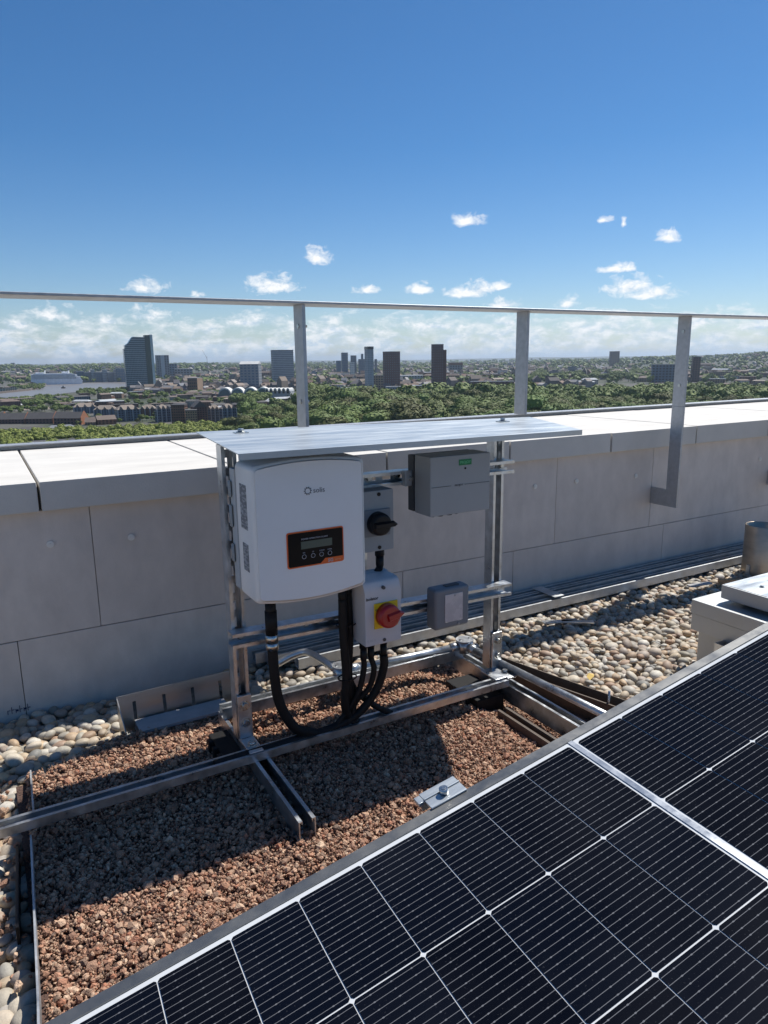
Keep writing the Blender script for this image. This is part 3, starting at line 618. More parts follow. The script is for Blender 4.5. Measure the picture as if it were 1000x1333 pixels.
def ribbed_tube(pts, r, parent, name):
    p = smooth_path(pts, 26); return MB().tube(p, [r * (1.0 if i % 2 else .90) for i in range(len(p))], 16).build(name, M['rubber'], parent)
ribbed_tube([(.628, 1.72, -.765), (.630, 1.72, -.83), (.637, 1.722, -.905), (.656, 1.722, -.967), (.690, 1.722, -1.022), (.745, 1.722, -1.050)], .0145, t, 'hose')
MB().cyl((.628, 1.72, -.655), (.628, 1.72, -.722), .0165, 20).build('sleeve', M['rubber'], t)
mb = MB(); mb.cyl((.628, 1.72, -.722), (.628, 1.72, -.742), .0185, 8); mb.cyl((.628, 1.72, -.745), (.628, 1.72, -.765), .0175, 20); mb.build('brass_ferrule', M['bolt'], t)
cable('power_cable', [(.836, 1.705, -.655), (.837, 1.705, -.77), (.842, 1.705, -.889), (.838, 1.71, -.97), (.850, 1.72, -1.02), (.88, 1.722, -1.055)], .0125, 'thick black cable hanging from the inverter, leftmost of the bundle')
cable('power_cable', [(.863, 1.725, -.650), (.864, 1.722, -.776), (.857, 1.72, -.892), (.866, 1.722, -.990), (.88, 1.726, -1.05)], .0115, 'thick black cable hanging from the inverter beside the white isolator')
cable('power_cable', [(.892, 1.69, -.845), (.893, 1.692, -.875), (.880, 1.70, -.942), (.852, 1.715, -1.00), (.80, 1.722, -1.058)], .0085, 'thin black cable from the left gland under the white isolator')
cable('power_cable', [(.916, 1.69, -.845), (.925, 1.69, -.885), (.912, 1.70, -.945), (.875, 1.715, -.985), (.865, 1.722, -1.05)], .0085, 'thin black cable looping from the middle gland under the isolator')
cable('power_cable', [(.958, 1.69, -.845), (.958, 1.69, -.885), (.936, 1.70, -.957), (.885, 1.715, -1.022), (.80, 1.722, -1.050), (.68, 1.722, -1.054), (.45, 1.722, -1.058)], .0125, 'thick black cable sweeping from the isolator into the base rail')
cable('power_cable', [(.972, 1.730, -.590), (.966, 1.732, -.602), (.950, 1.737, -.625), (.925, 1.742, -.66), (.905, 1.765, -.70), (.90, 1.768, -.80)], .0105, 'short black cable between the grey and the white isolators')
cable('power_cable', [(.845, 1.73, -.66), (.846, 1.73, -.78), (.870, 1.728, -.93), (.935, 1.725, -1.01), (1.0, 1.722, -1.058)], .0095, 'black cable behind the bundle running right into the base rail')

for z_, xc, w_ in ((-.735, .8505, .030), (-.90, .850, .028)):
    mb = MB(); mb.tube([(xc + w_ * math.cos(a), 1.7145 + .022 * math.sin(a), z_) for a in [2 * math.pi * i / 20 for i in range(21)]], .0022, 6, caps=False); mb.box(xc - .004, xc + .004, 1.688, 1.694, z_ - .004, z_ + .004)
    tag(mb.build('cable_tie', M['black']), ('black cable tie round the two cables under the inverter, upper one' if z_ > -.8 else 'black cable tie round the hanging cables, lower one'), 'cable tie')
# ================================================================== CONDUIT PIPES
t = thing('conduit_run', (1.46, 1.96, GZ), 'galvanised conduit pipe with two round junction boxes behind the frame', 'conduit')
JR = Vector((1.462, 1.975, -1.028)); JL = Vector((.985, 2.03, -1.038))
for j in (JR, JL):
    mb = MB(); mb.cyl(j + Z * -.022, j + Z * .020, .031, 28); mb.cyl(j + Z * .020, j + Z * .024, .033, 28); mb.build('junction_box', M['galv'], t)
    mb = MB()
    for s_ in (-1, 1): mb.cyl(j + Vector((.02 * s_, 0, .024)), j + Vector((.02 * s_, 0, .0265)), .004, 8)
    mb.build('lid_screw', M['bolt'], t)
rr = .0125
def pipe(a, b, nm='pipe'): return MB().cyl(a, b, rr, 20).build(nm, M['galv'], t)
def sock(a, d): d = Vector(d).normalized(); MB().cyl(a + d * .028, a + d * .060, rr * 1.35, 20).build('socket', M['galv'], t)
dx_ = (JL - JR).normalized(); pipe(JR + dx_ * .03, JL - dx_ * .03); sock(JR, dx_); sock(JL, -dx_)
e1 = Vector((1.56, 1.00, -1.050)); d1 = (e1 - JR).normalized(); pipe(JR + d1 * .03, e1); sock(JR, d1)
MB().tube(smooth_path([JL + Vector((-.01, .03, .0)), JL + Vector((-.03, .11, .012)), JL + Vector((-.05, .18, .014)), JL + Vector((-.09, .21, .0)), JL + Vector((-.14, .235, -.03))], 8), rr, 18).build('bent_pipe', M['galv'], t)
sock(JL, (-.15, 1, 0))
MB().tube(smooth_path([JL + Vector((.03, .01, -.0)), JL + Vector((.09, .05, -.02)), JL + Vector((.14, .10, -.05))], 8), rr * .9, 18).build('bent_pipe', M['galv'], t)

# ================================================================== CHANNELS ALONG THE WALL
for i, (y, z, x0, x1, lb) in enumerate(((2.455, -1.128, .82, 5.2, 'long galvanised channel lying against the wall base, rear of three'), (2.405, -1.130, .86, 5.1, 'long galvanised channel by the wall base, middle of three'), (2.345, -1.140, .95, 5.0, 'long galvanised channel by the wall base, front of three'))):
    o = strut(MB(), (x0, y, z), (x1, y - .0, z), (0, 0, 1), slots=False).build('metal_channel', M['galv_dull']); tag(o, lb, 'metal channel', 'channels lying along the wall')
t = thing('channel_clip', (2.25, 2.39, -1.1), 'flat grey strap across the channels at the wall base', 'strap'); MB().box(2.23, 2.29, 2.32, 2.48, -1.0865, -1.0835).build('strap', M['galv_dull'], t)
for (x, y, a, L, m_, nm, lb) in ((2.05, 2.20, -20, .16, 'galv', 'metal_offcut', 'short grey metal offcut on the pebbles beside the channels'), (2.13, 2.17, -35, .14, 'galv', 'metal_offcut', 'second grey metal offcut crossing the pebbles, nearer the camera'), (3.20, 2.16, -38, .26, 'timber', 'wooden_offcut', 'small weathered wooden offcut lying on pebbles by the steel pipe'), (3.02, 2.20, -10, .14, 'felt', 'pale_offcut', 'pale flat offcut lying on the pebbles beside the wooden one')):
    d = Vector((math.cos(R(a)), math.sin(R(a)), 0)); n_ = Z.cross(d); mb = MB(); mb.obox((x, y, PZ + .028), d, n_, Z, 0, L, -.014, .014, 0, .008 if m_ != 'timber' else .022); tag(mb.build(nm, M[m_], bevel=.001, segs=1), lb, 'offcut')
t = thing('yellow_leaf', (1.83, 1.72, PZ + .03), 'yellow dry leaf lying on the pebbles', 'leaf'); mb = MB(); q = Vector((1.80, 1.68, PZ + .034)); mb.poly([q, q + Vector((.03, .008, .006)), q + Vector((.05, .03, .0)), q + Vector((.03, .035, .007)), q + Vector((.01, .025, .002))], [(0, 1, 2, 3, 4)]); mb.build('blade', mat('dry_leaf', (.55, .38, .10), .7), t)

# steel cylinder
t = thing('steel_vent_pipe', (3.60, 2.20, PZ), 'short open stainless steel vent pipe standing by the wall', 'vent pipe')
mb = MB(); cx_, cy_, r_ = 3.600, 2.20, .086; prof = [(r_, -1.19), (r_, -.892), (r_ - .003, -.889), (r_ - .006, -.892), (r_ - .006, -1.18)]
n = 56
for r__, z in prof: mb.v += [Vector((cx_ + r__ * math.cos(2 * math.pi * k / n), cy_ + r__ * math.sin(2 * math.pi * k / n), z)) for k in range(n)]
for i in range(len(prof) - 1):
    for k in range(n): a = i * n + k; b = i * n + (k + 1) % n; mb.f.append([a, b, b + n, a + n]); mb.sm.append(True)
mb.build('pipe_wall', M['pipesteel'], t)
mb = MB(); mb.box(cx_ - .0860 - .012, cx_ - .0850, cy_ - .005, cy_ + .012, -1.16, -1.10); mb.build('clip', M['galv_dull'], t)
# metal trunking box at the right
t = thing('metal_trunking_box', (2.5, 1.35, PZ), 'folded metal ballast box on pebbles at the right edge behind the solar panel', 'metal box')
MB().box(2.276, 2.80, .70, 1.640, -.955, -.900).build('cap', M['boxsteel'], t, bevel=.002, segs=1)
MB().box(2.279, 2.80, .702, 1.637, -1.02, -.9555).build('cap_skirt', M['boxsteel'], t, bevel=.001, segs=1)
MB().box(2.300, 2.78, .72, 1.615, -1.19, -1.0205).build('body', M['boxsteel'], t)
mb = MB(); mb.box(2.236, 2.2985, 1.50, 1.503, -1.06, -1.02); mb.box(2.236, 2.2985, 1.44, 1.50, -1.06, -1.057); mb.box(2.236, 2.239, 1.44, 1.50, -1.057, -1.02); mb.build('side_bracket', M['galv'], t)
t = thing('metal_lid_box', (2.6, 1.35, -.86), 'shallow galvanised lid standing raised above the metal ballast box', 'metal lid')
MB().box(2.330, 2.86, .85, 1.560, -.882, -.830).build('lid', M['boxsteel'], t, bevel=.003, segs=1)
MB().box(2.335, 2.855, .855, 1.555, -.8298, -.8285).build('lid_top', M['sheet'], t)
mb = MB()
for p in ((2.42, 1.46), (2.40, 1.38), (2.52, 1.49)): bolt(mb, (p[0], p[1], -.8285), (0, 0, 1), .006, .005)
mb.build('lid_bolt', M['bolt'], t)
mb = MB()
for p in ((2.42, 1.5), (2.42, .95), (2.75, 1.5), (2.75, .95)): mb.box(p[0] - .015, p[0] + .015, p[1] - .015, p[1] + .015, -.8995, -.8825)
mb.build('spacer', M['galv_dull'], t)
t = thing('small_clamp', (2.35, 1.30, -.9), 'bright little clamp bolted on the metal box edge', 'clamp')
mb = MB(); mb.box(2.262, 2.325, 1.245, 1.285, -.8995, -.890); mb.box(2.262, 2.30, 1.20, 1.235, -.8995, -.893); mb.build('plate', M['galv'], t, bevel=.001, segs=1)
mb = MB(); bolt(mb, (2.30, 1.265, -.890), (0, 0, 1), .008); mb.build('clamp_bolt', M['bolt'], t)

# ================================================================== SOLAR MODULE
d_ = Vector((.979, -.044, .202)).normalized(); e_ = Vector((-.0449, -.999, 0)).normalized(); nrm_ = e_.cross(d_)
if nrm_.z < 0: nrm_ = -nrm_
P0 = Vector((-.011, .863, -.819)) - d_ * (-.177)     # far edge at u = 0, top of the glass
sp = thing('solar_module', (P0.x + .7, P0.y - .5, P0.z - .3), 'large dark solar panel with silver frame tilted across the foreground', 'solar panel')
UC = .676                                            # middle of the module
U0, U1 = UC - .945, UC + .945; VW = 1.160
def pb(u0, u1, v0, v1, w0, w1, mb=None): mb = mb or MB(); mb.obox(P0, d_, e_, nrm_, u0, u1, v0, v1, w0, w1); return mb
pb(U0 + .009, U1 - .009, .009, VW - .009, -.006, -.0012).build('backsheet', M['backsheet'], sp)
mb = MB()
for a in ((U0, U1, 0, .019), (U0, U1, VW - .010, VW), (U0, U0 + .010, .019, VW - .010), (U1 - .010, U1, .019, VW - .010)): pb(a[0], a[1], a[2], a[3], -.0305, .0012, mb)
pb(U0, U1, .010, .028, -.0305, -.0285, mb); pb(U0, U1, -.0006, 0, -.012, -.0105, mb); pb(U0, U1, -.0006, 0, -.022, -.0205, mb)
mb.build('frame', M['frame'], sp)
# cells share one chamfered mesh
cw, ch, cc0 = .0990, .1818, .0028
def cell_mesh():
    p = [(-cw/2 + cc0, -ch/2), (cw/2 - cc0, -ch/2), (cw/2, -ch/2 + cc0), (cw/2, ch/2 - cc0), (cw/2 - cc0, ch/2), (-cw/2 + cc0, ch/2), (-cw/2, ch/2 - cc0), (-cw/2, -ch/2 + cc0)]
    me = bpy.data.meshes.new('solar_cell'); v = [(x, y, 0) for x, y in p] + [(x, y, -.0008) for x, y in p]
    me.from_pydata(v, [], [list(range(8))] + [[(i + 1) % 8, i, i + 8, (i + 1) % 8 + 8] for i in range(8)]); me.materials.append(M['cell']); me.update(); return me
cm = cell_mesh(); rotm = Matrix((d_, e_ * -1, nrm_)).transposed().to_4x4()
off = Vector((0, 0, H)) - Vector(sp['at'])
for half, u_in in ((-1, .6670), (1, .6862)):
    for i in range(9):
        u = u_in + half * (.1012 * i + cw / 2)
        for j in range(6):
            v = .0265 + .0018 + .1847 * j + ch / 2
            o = bpy.data.objects.new('solar_cell', cm); COL.objects.link(o); o.parent = sp
            o.matrix_local = Matrix.Translation(P0 + off + d_ * u + e_ * v + nrm_ * 0.0) @ rotm
pb(.6720, .6812, .016, VW - .016, -.0011, .0004).build('centre_ribbon', mat('ribbon_tin', (.5, .52, .55), .3, .7, .1, 30), sp)
mb = MB()
for u in (U0 + .35, U1 - .35):
    pb(u - .02, u + .02, .02, VW - .02, -.072, -.0310, mb)
mb.build('mounting_rail', M['galv_dull'], sp)
mb = MB()
for u in (U0 + .35, U1 - .35):
    for v in (.12, VW - .12):
        q = P0 + d_ * u + e_ * v - nrm_ * .072; mb.box(q.x - .02, q.x + .02, q.y - .02, q.y + .02, -1.19, q.z - .001)
mb.build('leg', M['galv_dull'], sp)
# end clamp
t = thing('panel_end_clamp', P0 + d_ * .44, 'bright metal end clamp with bolt gripping the solar panel edge', 'clamp')
q0 = P0 + d_ * .4385 + nrm_ * .0014
mb = MB(); mb.obox(q0, d_, e_, nrm_, -.034, .034, -.038, .004, .0, .0035); mb.obox(q0, d_, e_, nrm_, -.034, .034, -.0385, -.0355, -.030, -.0002); mb.obox(q0, d_, e_, nrm_, -.045, -.0345, -.036, -.018, -.004, .003); mb.obox(q0, d_, e_, nrm_, -.034, .034, -.022, -.018, .0036, .006)
mb.build('clamp_plate', M['sheet'], t, bevel=.0006, segs=1)
mb = MB(); c_ = q0 + e_ * -.012 + nrm_ * .0036; mb.cyl(c_, c_ + nrm_ * .010, .0075, 20); mb.cyl(c_ + nrm_ * .0101, c_ + nrm_ * .0106, .004, 6); mb.build('cap_bolt', M['bolt'], t)
#CITY

# ================================================================== CITY (true distances; z measured from the city ground)
def smoothstep(a, b, x): t = np.clip((x - a) / (b - a), 0, 1); return t * t * (3 - 2 * t)
def land(x, y):
    """height of the land: flat river plain, wooded rises, a far ridge"""
    x = np.asarray(x, float); y = np.asarray(y, float); d = np.hypot(x, y); a = np.degrees(np.arctan2(x, y))
    w = 0.5 + .5 * np.sin(a * .31 + 1.0) * np.sin(a * .13 + 2.2)
    near = smoothstep(2700, 4600, d) * (33 + 5 * np.sin(a * .9) + 2.5 * np.sin(a * 2.3 + 1)) * (1 - .75 * np.exp(-((a - 32) / 16.0) ** 2))
    east = smoothstep(2600, 5200, d) * 40 * np.exp(-((a - 66) / 13.0) ** 2)
    mid = smoothstep(6500, 9500, d) * (34 + 9 * np.sin(a * .5 + .6) + 4 * np.sin(a * 1.7)) * .75
    far = smoothstep(13000, 17500, d) * (70 + 34 * np.exp(-((a - 52) / 12.0) ** 2) + 9 * np.sin(a * .35) + 5 * np.sin(a * 1.1)) * .8
    return np.maximum(np.maximum(near + east * .9, mid), far)
angs = np.radians(np.concatenate([np.linspace(-20, 85, 300), np.linspace(85, 340, 90)[1:]])); rad = np.concatenate([[20], np.geomspace(150, 34000, 190)])
vx = [(0, 0, 0)]; vx = []
for r_ in rad:
    x = r_ * np.sin(angs); y = r_ * np.cos(angs); z = land(x, y); vx += list(zip(x.tolist(), y.tolist(), z.tolist()))
na = len(angs); fs = []
for i in range(len(rad) - 1):
    for k in range(na):
        a = i * na + k; b = i * na + (k + 1) % na; fs.append((a, b, b + na, a + na))
fs.append(tuple(range(na)))
M['land'] = mat('distant_land', (.040, .052, .026), .95, 0, .9, .006, 0, 1, color2=(.10, .095, .085), contrast=(.44, .54), detail=10)
o = MB().poly(vx, fs, False).build('city_ground', M['land'], raw=True); tag(o, 'green and built-up land reaching to the far hills', kind='structure')
# river
RIV = [(-60, 522), (0, 517), (22, 519), (60, 515), (100, 510), (168, 504), (178, 502), (178, 497.2), (140, 497.6), (104, 498.6), (60, 499.6), (57, 503.5), (40, 508), (0, 512.2), (-60, 514)]
rp = [ground_at(px, py, .5) for px, py in RIV]
bmr = bmesh.new(); bmr.faces.new([bmr.verts.new(p) for p in rp]); bmesh.ops.triangulate(bmr, faces=bmr.faces[:]); bmesh.ops.recalc_face_normals(bmr, faces=bmr.faces[:]); mer = bpy.data.meshes.new('river'); bmr.to_mesh(mer); bmr.free()
M['water'] = mat('river_water', (.19, .17, .15), .35, 0, .15, .02, .2, .15); mer.materials.append(M['water'])
o = bpy.data.objects.new('river', mer); COL.objects.link(o); tag(o, 'wide brown-grey tidal river', kind='structure')
wallp = [ground_at(px, py) for px, py in [(-40, 513.6), (0, 512.4), (40, 508.4), (57, 504), (61, 500.5)]]
mb = MB()
for a, b in zip(wallp[:-1], wallp[1:]):
    d = (b - a); L = d.length; d.normalize(); mb.obox(a, d, Z.cross(d), Z, 0, L, 0, 6, 0, 4)
tag(mb.build('river_wall', mat('river_wall_stone', (.16, .13, .11), .9), raw=True), 'dark curved river wall along the bank with houses', 'river wall')

def cmat(name, c, r=.8, v=.12, sc=.15, **k):
    if name not in M: M[name] = mat(name, c, r, 0, v, sc, **k)
    return M[name]
cmat('brick_orange', (.36, .15, .08)); cmat('brick_brown', (.19, .10, .065)); cmat('brick_dark', (.16, .085, .07)); cmat('brick_tan', (.32, .22, .15)); cmat('render_cream', (.50, .46, .38)); cmat('render_white', (.62, .62, .60))
cmat('slate_roof', (.085, .08, .08)); cmat('tile_roof', (.16, .12, .10)); cmat('pale_roof', (.25, .205, .17)); cmat('grey_concrete', (.30, .31, .32)); cmat('blue_cladding', (.10, .15, .21), .5); cmat('teal_glass', (.05, .11, .13), .25)
cmat('tower_glass', (.05, .11, .14), .18); cmat('dark_glass', (.025, .03, .04), .2); cmat('pale_mullion', (.30, .38, .42), .5); cmat('green_glass', (.015, .05, .045), .25); cmat('pale_panel', (.46, .58, .58), .4)
cmat('light_grey', (.42, .44, .46)); cmat('mid_grey', (.20, .21, .23)); cmat('ship_white', (.85, .86, .88), .4); cmat('ship_shade', (.74, .78, .84), .4)
def root(name, p, label, cat, group=None, yaw=None):
    o = bpy.data.objects.new(name, None); COL.objects.link(o); o.location = p
    o.rotation_euler = (0, 0, (-math.atan2(p[0], p[1]) if yaw is None else yaw)); o['at'] = (0, 0, 0); return tag(o, label, cat, group)
# in a building's own frame: x to the right as seen from the roof, y away from it, z up
def roof_mesh(kind, w, d, h, rh):
    mb = MB(); e = .4
    if kind == 'gable_x': pts = [(-w/2-e, -d/2-e, h), (w/2+e, -d/2-e, h), (w/2+e, d/2+e, h), (-w/2-e, d/2+e, h), (-w/2-e, 0, h+rh), (w/2+e, 0, h+rh)]; fs = [(0, 1, 5, 4), (2, 3, 4, 5), (1, 2, 5), (3, 0, 4), (3, 2, 1, 0)]
    elif kind == 'gable_y': pts = [(-w/2-e, -d/2-e, h), (w/2+e, -d/2-e, h), (w/2+e, d/2+e, h), (-w/2-e, d/2+e, h), (0, -d/2-e, h+rh), (0, d/2+e, h+rh)]; fs = [(0, 4, 5, 3), (1, 2, 5, 4), (0, 1, 4), (2, 3, 5), (3, 2, 1, 0)]
    elif kind == 'hip': k = min(w, d) * .42; pts = [(-w/2-e, -d/2-e, h), (w/2+e, -d/2-e, h), (w/2+e, d/2+e, h), (-w/2-e, d/2+e, h), (-w/2+k, 0, h+rh), (w/2-k, 0, h+rh)]; fs = [(0, 1, 5, 4), (2, 3, 4, 5), (1, 2, 5), (3, 0, 4), (3, 2, 1, 0)]
    else: return mb.box(-w/2-e*.6, w/2+e*.6, -d/2-e*.6, d/2+e*.6, h, h + rh)
    return mb.poly(pts, fs)
def windows_mesh(w, d, h, nx, nz, sides=True, ww=.55, wh=.5, z0=.5):
    mb = MB(); cwid = w / nx; fh = (h - z0) / nz
    for j in range(nz):
        zb = z0 + j * fh + fh * (1 - wh) / 2
        for i in range(nx):
            xb = -w/2 + i * cwid + cwid * (1 - ww) / 2; mb.box(xb, xb + cwid * ww, -d/2 - .12, -d/2 + .02, zb, zb + fh * wh)
        if sides:
            ns = max(1, int(d / cwid))
            for i in range(ns):
                yb = -d/2 + i * d / ns + d / ns * (1 - ww) / 2
                for sg in (-1, 1): mb.box(min(sg * w/2, sg * (w/2 + .12)), max(sg * w/2, sg * (w/2 + .12)), yb, yb + d / ns * ww, zb, zb + fh * wh)
    return mb
def building(x0, x1, base, top, label, wallm='brick_brown', roofm='slate_roof', kind='flat', nx=4, nz=4, depth=None, turn=0, name='apartment_building', cat='building', group=None, winm='dark_glass', rh=None, bands=False, gables=None, extra=None, ww=.55, wh=.5):
    p = ground_at((x0 + x1) / 2, base); z = float(land(p.x, p.y)); 
    if z > 2: p = ground_at((x0 + x1) / 2, base, 0)
    p.z = 0; dist = p.length; w = (x1 - x0) / 922 * dist * 1.0
    a = abs(math.radians(turn)); depth = depth or w * .7
    if turn: w = max(w * .3, (w - depth * math.sin(a)) / math.cos(a))
    h = (H + (horizon_y((x0 + x1) / 2) - top) / 922 * dist)
    rh = rh if rh is not None else (1.0 if kind == 'flat' else w * .16)
    hw = h - rh
    o = root(name, p, label, cat, group); o.rotation_euler[2] += math.radians(turn)
    if z > 1: o.location.z = 0
    o['rad'] = max(w, depth) * .5 + 4
    MB().box(-w/2, w/2, -depth/2, depth/2, -1, hw - .01).build('wall', M[wallm], o, raw=True)
    roof_mesh(kind, w, depth, hw, rh).build('roof', M[roofm], o, raw=True)
    if nx:
        if bands:
            mb = MB(); fh = hw / nz
            for j in range(nz): mb.box(-w/2 - .1, w/2 + .1, -depth/2 - .15, depth/2 + .1, j * fh + fh * .35, j * fh + fh * .85)
        else: mb = windows_mesh(w, depth, hw, nx, nz, ww=ww, wh=wh)
        wo = mb.build('windows', M[winm], o, raw=True); wo['kind'] = 'stuff'
    if gables:
        if kind == 'gable_x':
            mbg = MB(); pr_ = [(-depth/2 - .5, 0), (depth/2 + .5, 0), (depth/2 + .5, hw + .6), (0, hw + rh + 1.2), (-depth/2 - .5, hw + .6)]; xa_, xb_ = w/2 + .45, w/2 + 1.1
            mbg.poly([(xa_, y_, z_) for y_, z_ in pr_] + [(xb_, y_, z_) for y_, z_ in pr_], [(4, 3, 2, 1, 0), (5, 6, 7, 8, 9)] + [(i_, (i_ + 1) % 5, (i_ + 1) % 5 + 5, i_ + 5) for i_ in range(5)]); mbg.build('gable_wall', M[gables], o, raw=True)
        else: MB().box(w/2 + .05, w/2 + .5, -depth/2 - .1, depth/2 + .1, 0, hw + .2).build('gable_wall', M[gables], o, raw=True)
    if extra: extra(o, w, depth, hw)
    return o
# --- the green glass tower
p = ground_at(186, 508.5); dist = p.length; k_ = dist / 922
o = root('glass_tower', p, 'tall dark green glass tower with stepped sloping top beside the river', 'tower'); o.rotation_euler[2] += R(8)
def PX(px): return (px - 186) * k_
def PZt(py): return H + (472.5 - py) * k_
prof = [(PX(167.5), 0), (PX(167.5), PZt(456)), (PX(169), PZt(456)), (PX(169), PZt(452)), (PX(173), PZt(449.5)), (PX(177), PZt(443.5)), (PX(179), PZt(442)), (PX(192), PZt(442.5)), (PX(192), 0)]
mb = MB(); mb.prism(prof, -10, 10); mb.build('glass_body', M['tower_glass'], o, raw=True)
mb = MB(); nfl = 27
for j in range(nfl):
    z = (j + 1) * PZt(442.5) / nfl - .6
    xl = PX(167.5) if z < PZt(456) else (PX(169) if z < PZt(452) else PX(173.5) + (z - PZt(449.5)) / (PZt(443.5) - PZt(449.5)) * PX(190) * 0 + max(0, (z - PZt(449.5)) * .62))
    mb.box(xl + .1, PX(192) - .1, -10.5, -10.02, z - .45, z + .45)
mb.build('floor_band', M['pale_mullion'], o, raw=True)['kind'] = 'stuff'
mb = MB()
for i in range(1, 14): mb.box(PX(167.5) + i * (PX(192) - PX(167.5)) / 14 - .15, PX(167.5) + i * (PX(192) - PX(167.5)) / 14 + .15, -10.4, -10.03, 0, PZt(456))
mb.build('mullion', M['pale_mullion'], o, raw=True)['kind'] = 'stuff'
MB().box(PX(192) + .05, PX(198), -11, 11, 0, PZt(440)).build('dark_fin', M['green_glass'], o, raw=True)
MB().box(PX(198) + .05, PX(201), -13, 8, 0, PZt(439.5)).build('pale_edge', M['pale_panel'], o, raw=True)
MB().box(PX(164), PX(204), -14, 14, 0, 9).build('podium', M['brick_dark'], o, raw=True)
# --- cruise ship
p = ground_at(75, 500.2, .5); k_ = p.length / 922
o = root('cruise_ship', p, 'white cruise ship moored on the river at the left', 'cruise ship'); 
L = 55 * k_; 
def sh(fr0, fr1, z0, z1, m, nm, dy=12): return MB().box(-L/2 + L * fr0, -L/2 + L * fr1, -dy, dy, z0 * k_, z1 * k_).build(nm, M[m], o, raw=True)
mb = MB(); hp_ = [(-L/2, 2 * k_), (-L/2 + L * .04, 0), (L/2 - L * .02, 0), (L/2 - L * .0, 4 * k_), (L/2 - L*.03, 6 * k_), (-L/2, 6 * k_)]; mb.prism(hp_, -13, 13); mb.build('hull', M['ship_shade'], o, raw=True)
sh(.01, .86, 6.02, 11.5, 'ship_shade', 'deck_block'); sh(.06, .80, 11.52, 12.5, 'ship_white', 'upper_deck'); sh(.87, .96, 6.02, 8.5, 'ship_white', 'stern_deck'); sh(.80, .90, 8.52, 11, 'ship_white', 'stern_deck', 10)
sh(.10, .26, 12.52, 14, 'ship_white', 'bridge_house', 9); sh(.60, .72, 12.52, 14.5, 'ship_white', 'funnel', 6); MB().cyl((-L/2 + L*.28, 0, 12.5 * k_), (-L/2 + L*.28, 0, 16 * k_), 1.3, 8).build('mast', M['ship_white'], o, raw=True); MB().cyl((L/2 - L*.26, 0, 12.5 * k_), (L/2 - L*.26, 0, 15.5 * k_), 1.6, 8).build('mast', M['ship_white'], o, raw=True)
mb = MB()
for j in range(4): mb.box(-L/2 + L * .03, -L/2 + L * .85, -13.3, -12.05, (6.6 + j * 1.3) * k_, (6.95 + j * 1.3) * k_)
mb.build('balcony_row', M['blue_cladding'], o, raw=True)['kind'] = 'stuff'
p = ground_at(82.5, 505.5, .5); o = root('river_boat', p, 'small dark boat on the river in front of the cruise ship', 'boat'); kb = p.length / 922
MB().prism([(-2.6 * kb, 1.3 * kb), (-2 * kb, 0), (2 * kb, 0), (2.6 * kb, 1.3 * kb)], -2.5, 2.5).build('hull', M['dark_glass'], o, raw=True); MB().box(-1 * kb, .8 * kb, -2, 2, 1.31 * kb, 3 * kb).build('cabin', M['mid_grey'], o, raw=True)
# --- named buildings (left to right)
B_ = building
B_(314, 341, 506, 471, 'grey apartment tower with white curved roof behind arched hall', 'grey_concrete', 'render_white', 'gable_x', 5, 9, 22, -18, 'apartment_tower', 'tower', rh=6, winm='blue_cladding')
B_(355, 383, 503, 457, 'wide pale tower with horizontal window bands behind left railing post', 'light_grey', 'mid_grey', 'flat', 6, 20, 26, 10, 'office_tower', 'tower', bands=True, winm='mid_grey')
B_(205, 221, 494, 464, 'grey slab tower with pale centre strip right of the green glass tower', 'mid_grey', 'mid_grey', 'flat', 5, 14, 18, 15, 'apartment_tower', 'tower', extra=lambda o, w, d, h: MB().box(-w*.18, w*.12, -d/2 - .8, -d/2 - .15, 0, h).build('pale_strip', M['light_grey'], o, raw=True))
B_(221, 231, 492, 474, 'blue-grey block beside the grey slab tower', 'blue_cladding', 'mid_grey', 'flat', 3, 6, None, 5)
B_(229, 250, 493, 480, 'low wide grey block right of the glass tower', 'mid_grey', 'light_grey', 'flat', 6, 4)
B_(246, 264, 513, 491, 'brown square block with tan end wall left of arched hall', 'brick_brown', 'mid_grey', 'flat', 5, 5, 30, -20, gables='brick_tan')
B_(475.5, 487, 512, 452.5, 'slender white residential tower with dark cap near the centre', 'light_grey', 'dark_glass', 'flat', 4, 24, 17, 20, 'apartment_tower', 'tower', winm='mid_grey', rh=5, ww=.4)
B_(499, 521, 506, 458.5, 'dark brick tower block with glazed grid top, left of the two', 'brick_dark', 'mid_grey', 'flat', 7, 16, 24, 12, 'brick_tower', 'tower', winm='mid_grey', ww=.3, wh=.5)
B_(561.5, 577, 514, 449.5, 'tallest dark brick tower with lower wing on its right', 'brick_dark', 'mid_grey', 'flat', 5, 20, 22, 8, 'brick_tower', 'tower', winm='mid_grey', ww=.28, extra=lambda o, w, d, h: MB().box(w/2 + .1, w/2 + w*.30, -d/2 + 2, d/2 - 2, 0, h * .90).build('side_wing', M['brick_dark'], o, raw=True))
B_(793, 805, 481, 458, 'brown brick tower on the far plain seen between the railing posts', 'brick_brown', 'mid_grey', 'flat', 4, 10, 22, 12, 'brick_tower', 'tower')
B_(899, 909, 500, 464, 'dark tower half hidden behind the right railing post', 'brick_dark', 'mid_grey', 'flat', 3, 12, 20, 10, 'brick_tower', 'tower')
B_(849, 880, 499, 473, 'wide dark blue-grey block left of the right railing post', 'blue_cladding', 'mid_grey', 'flat', 8, 7, 30, 5)
B_(584, 602, 491, 472, 'grey block with reddish upper floors right of the tallest brick tower', 'mid_grey', 'brick_brown', 'flat', 5, 6, None, 8, rh=9)
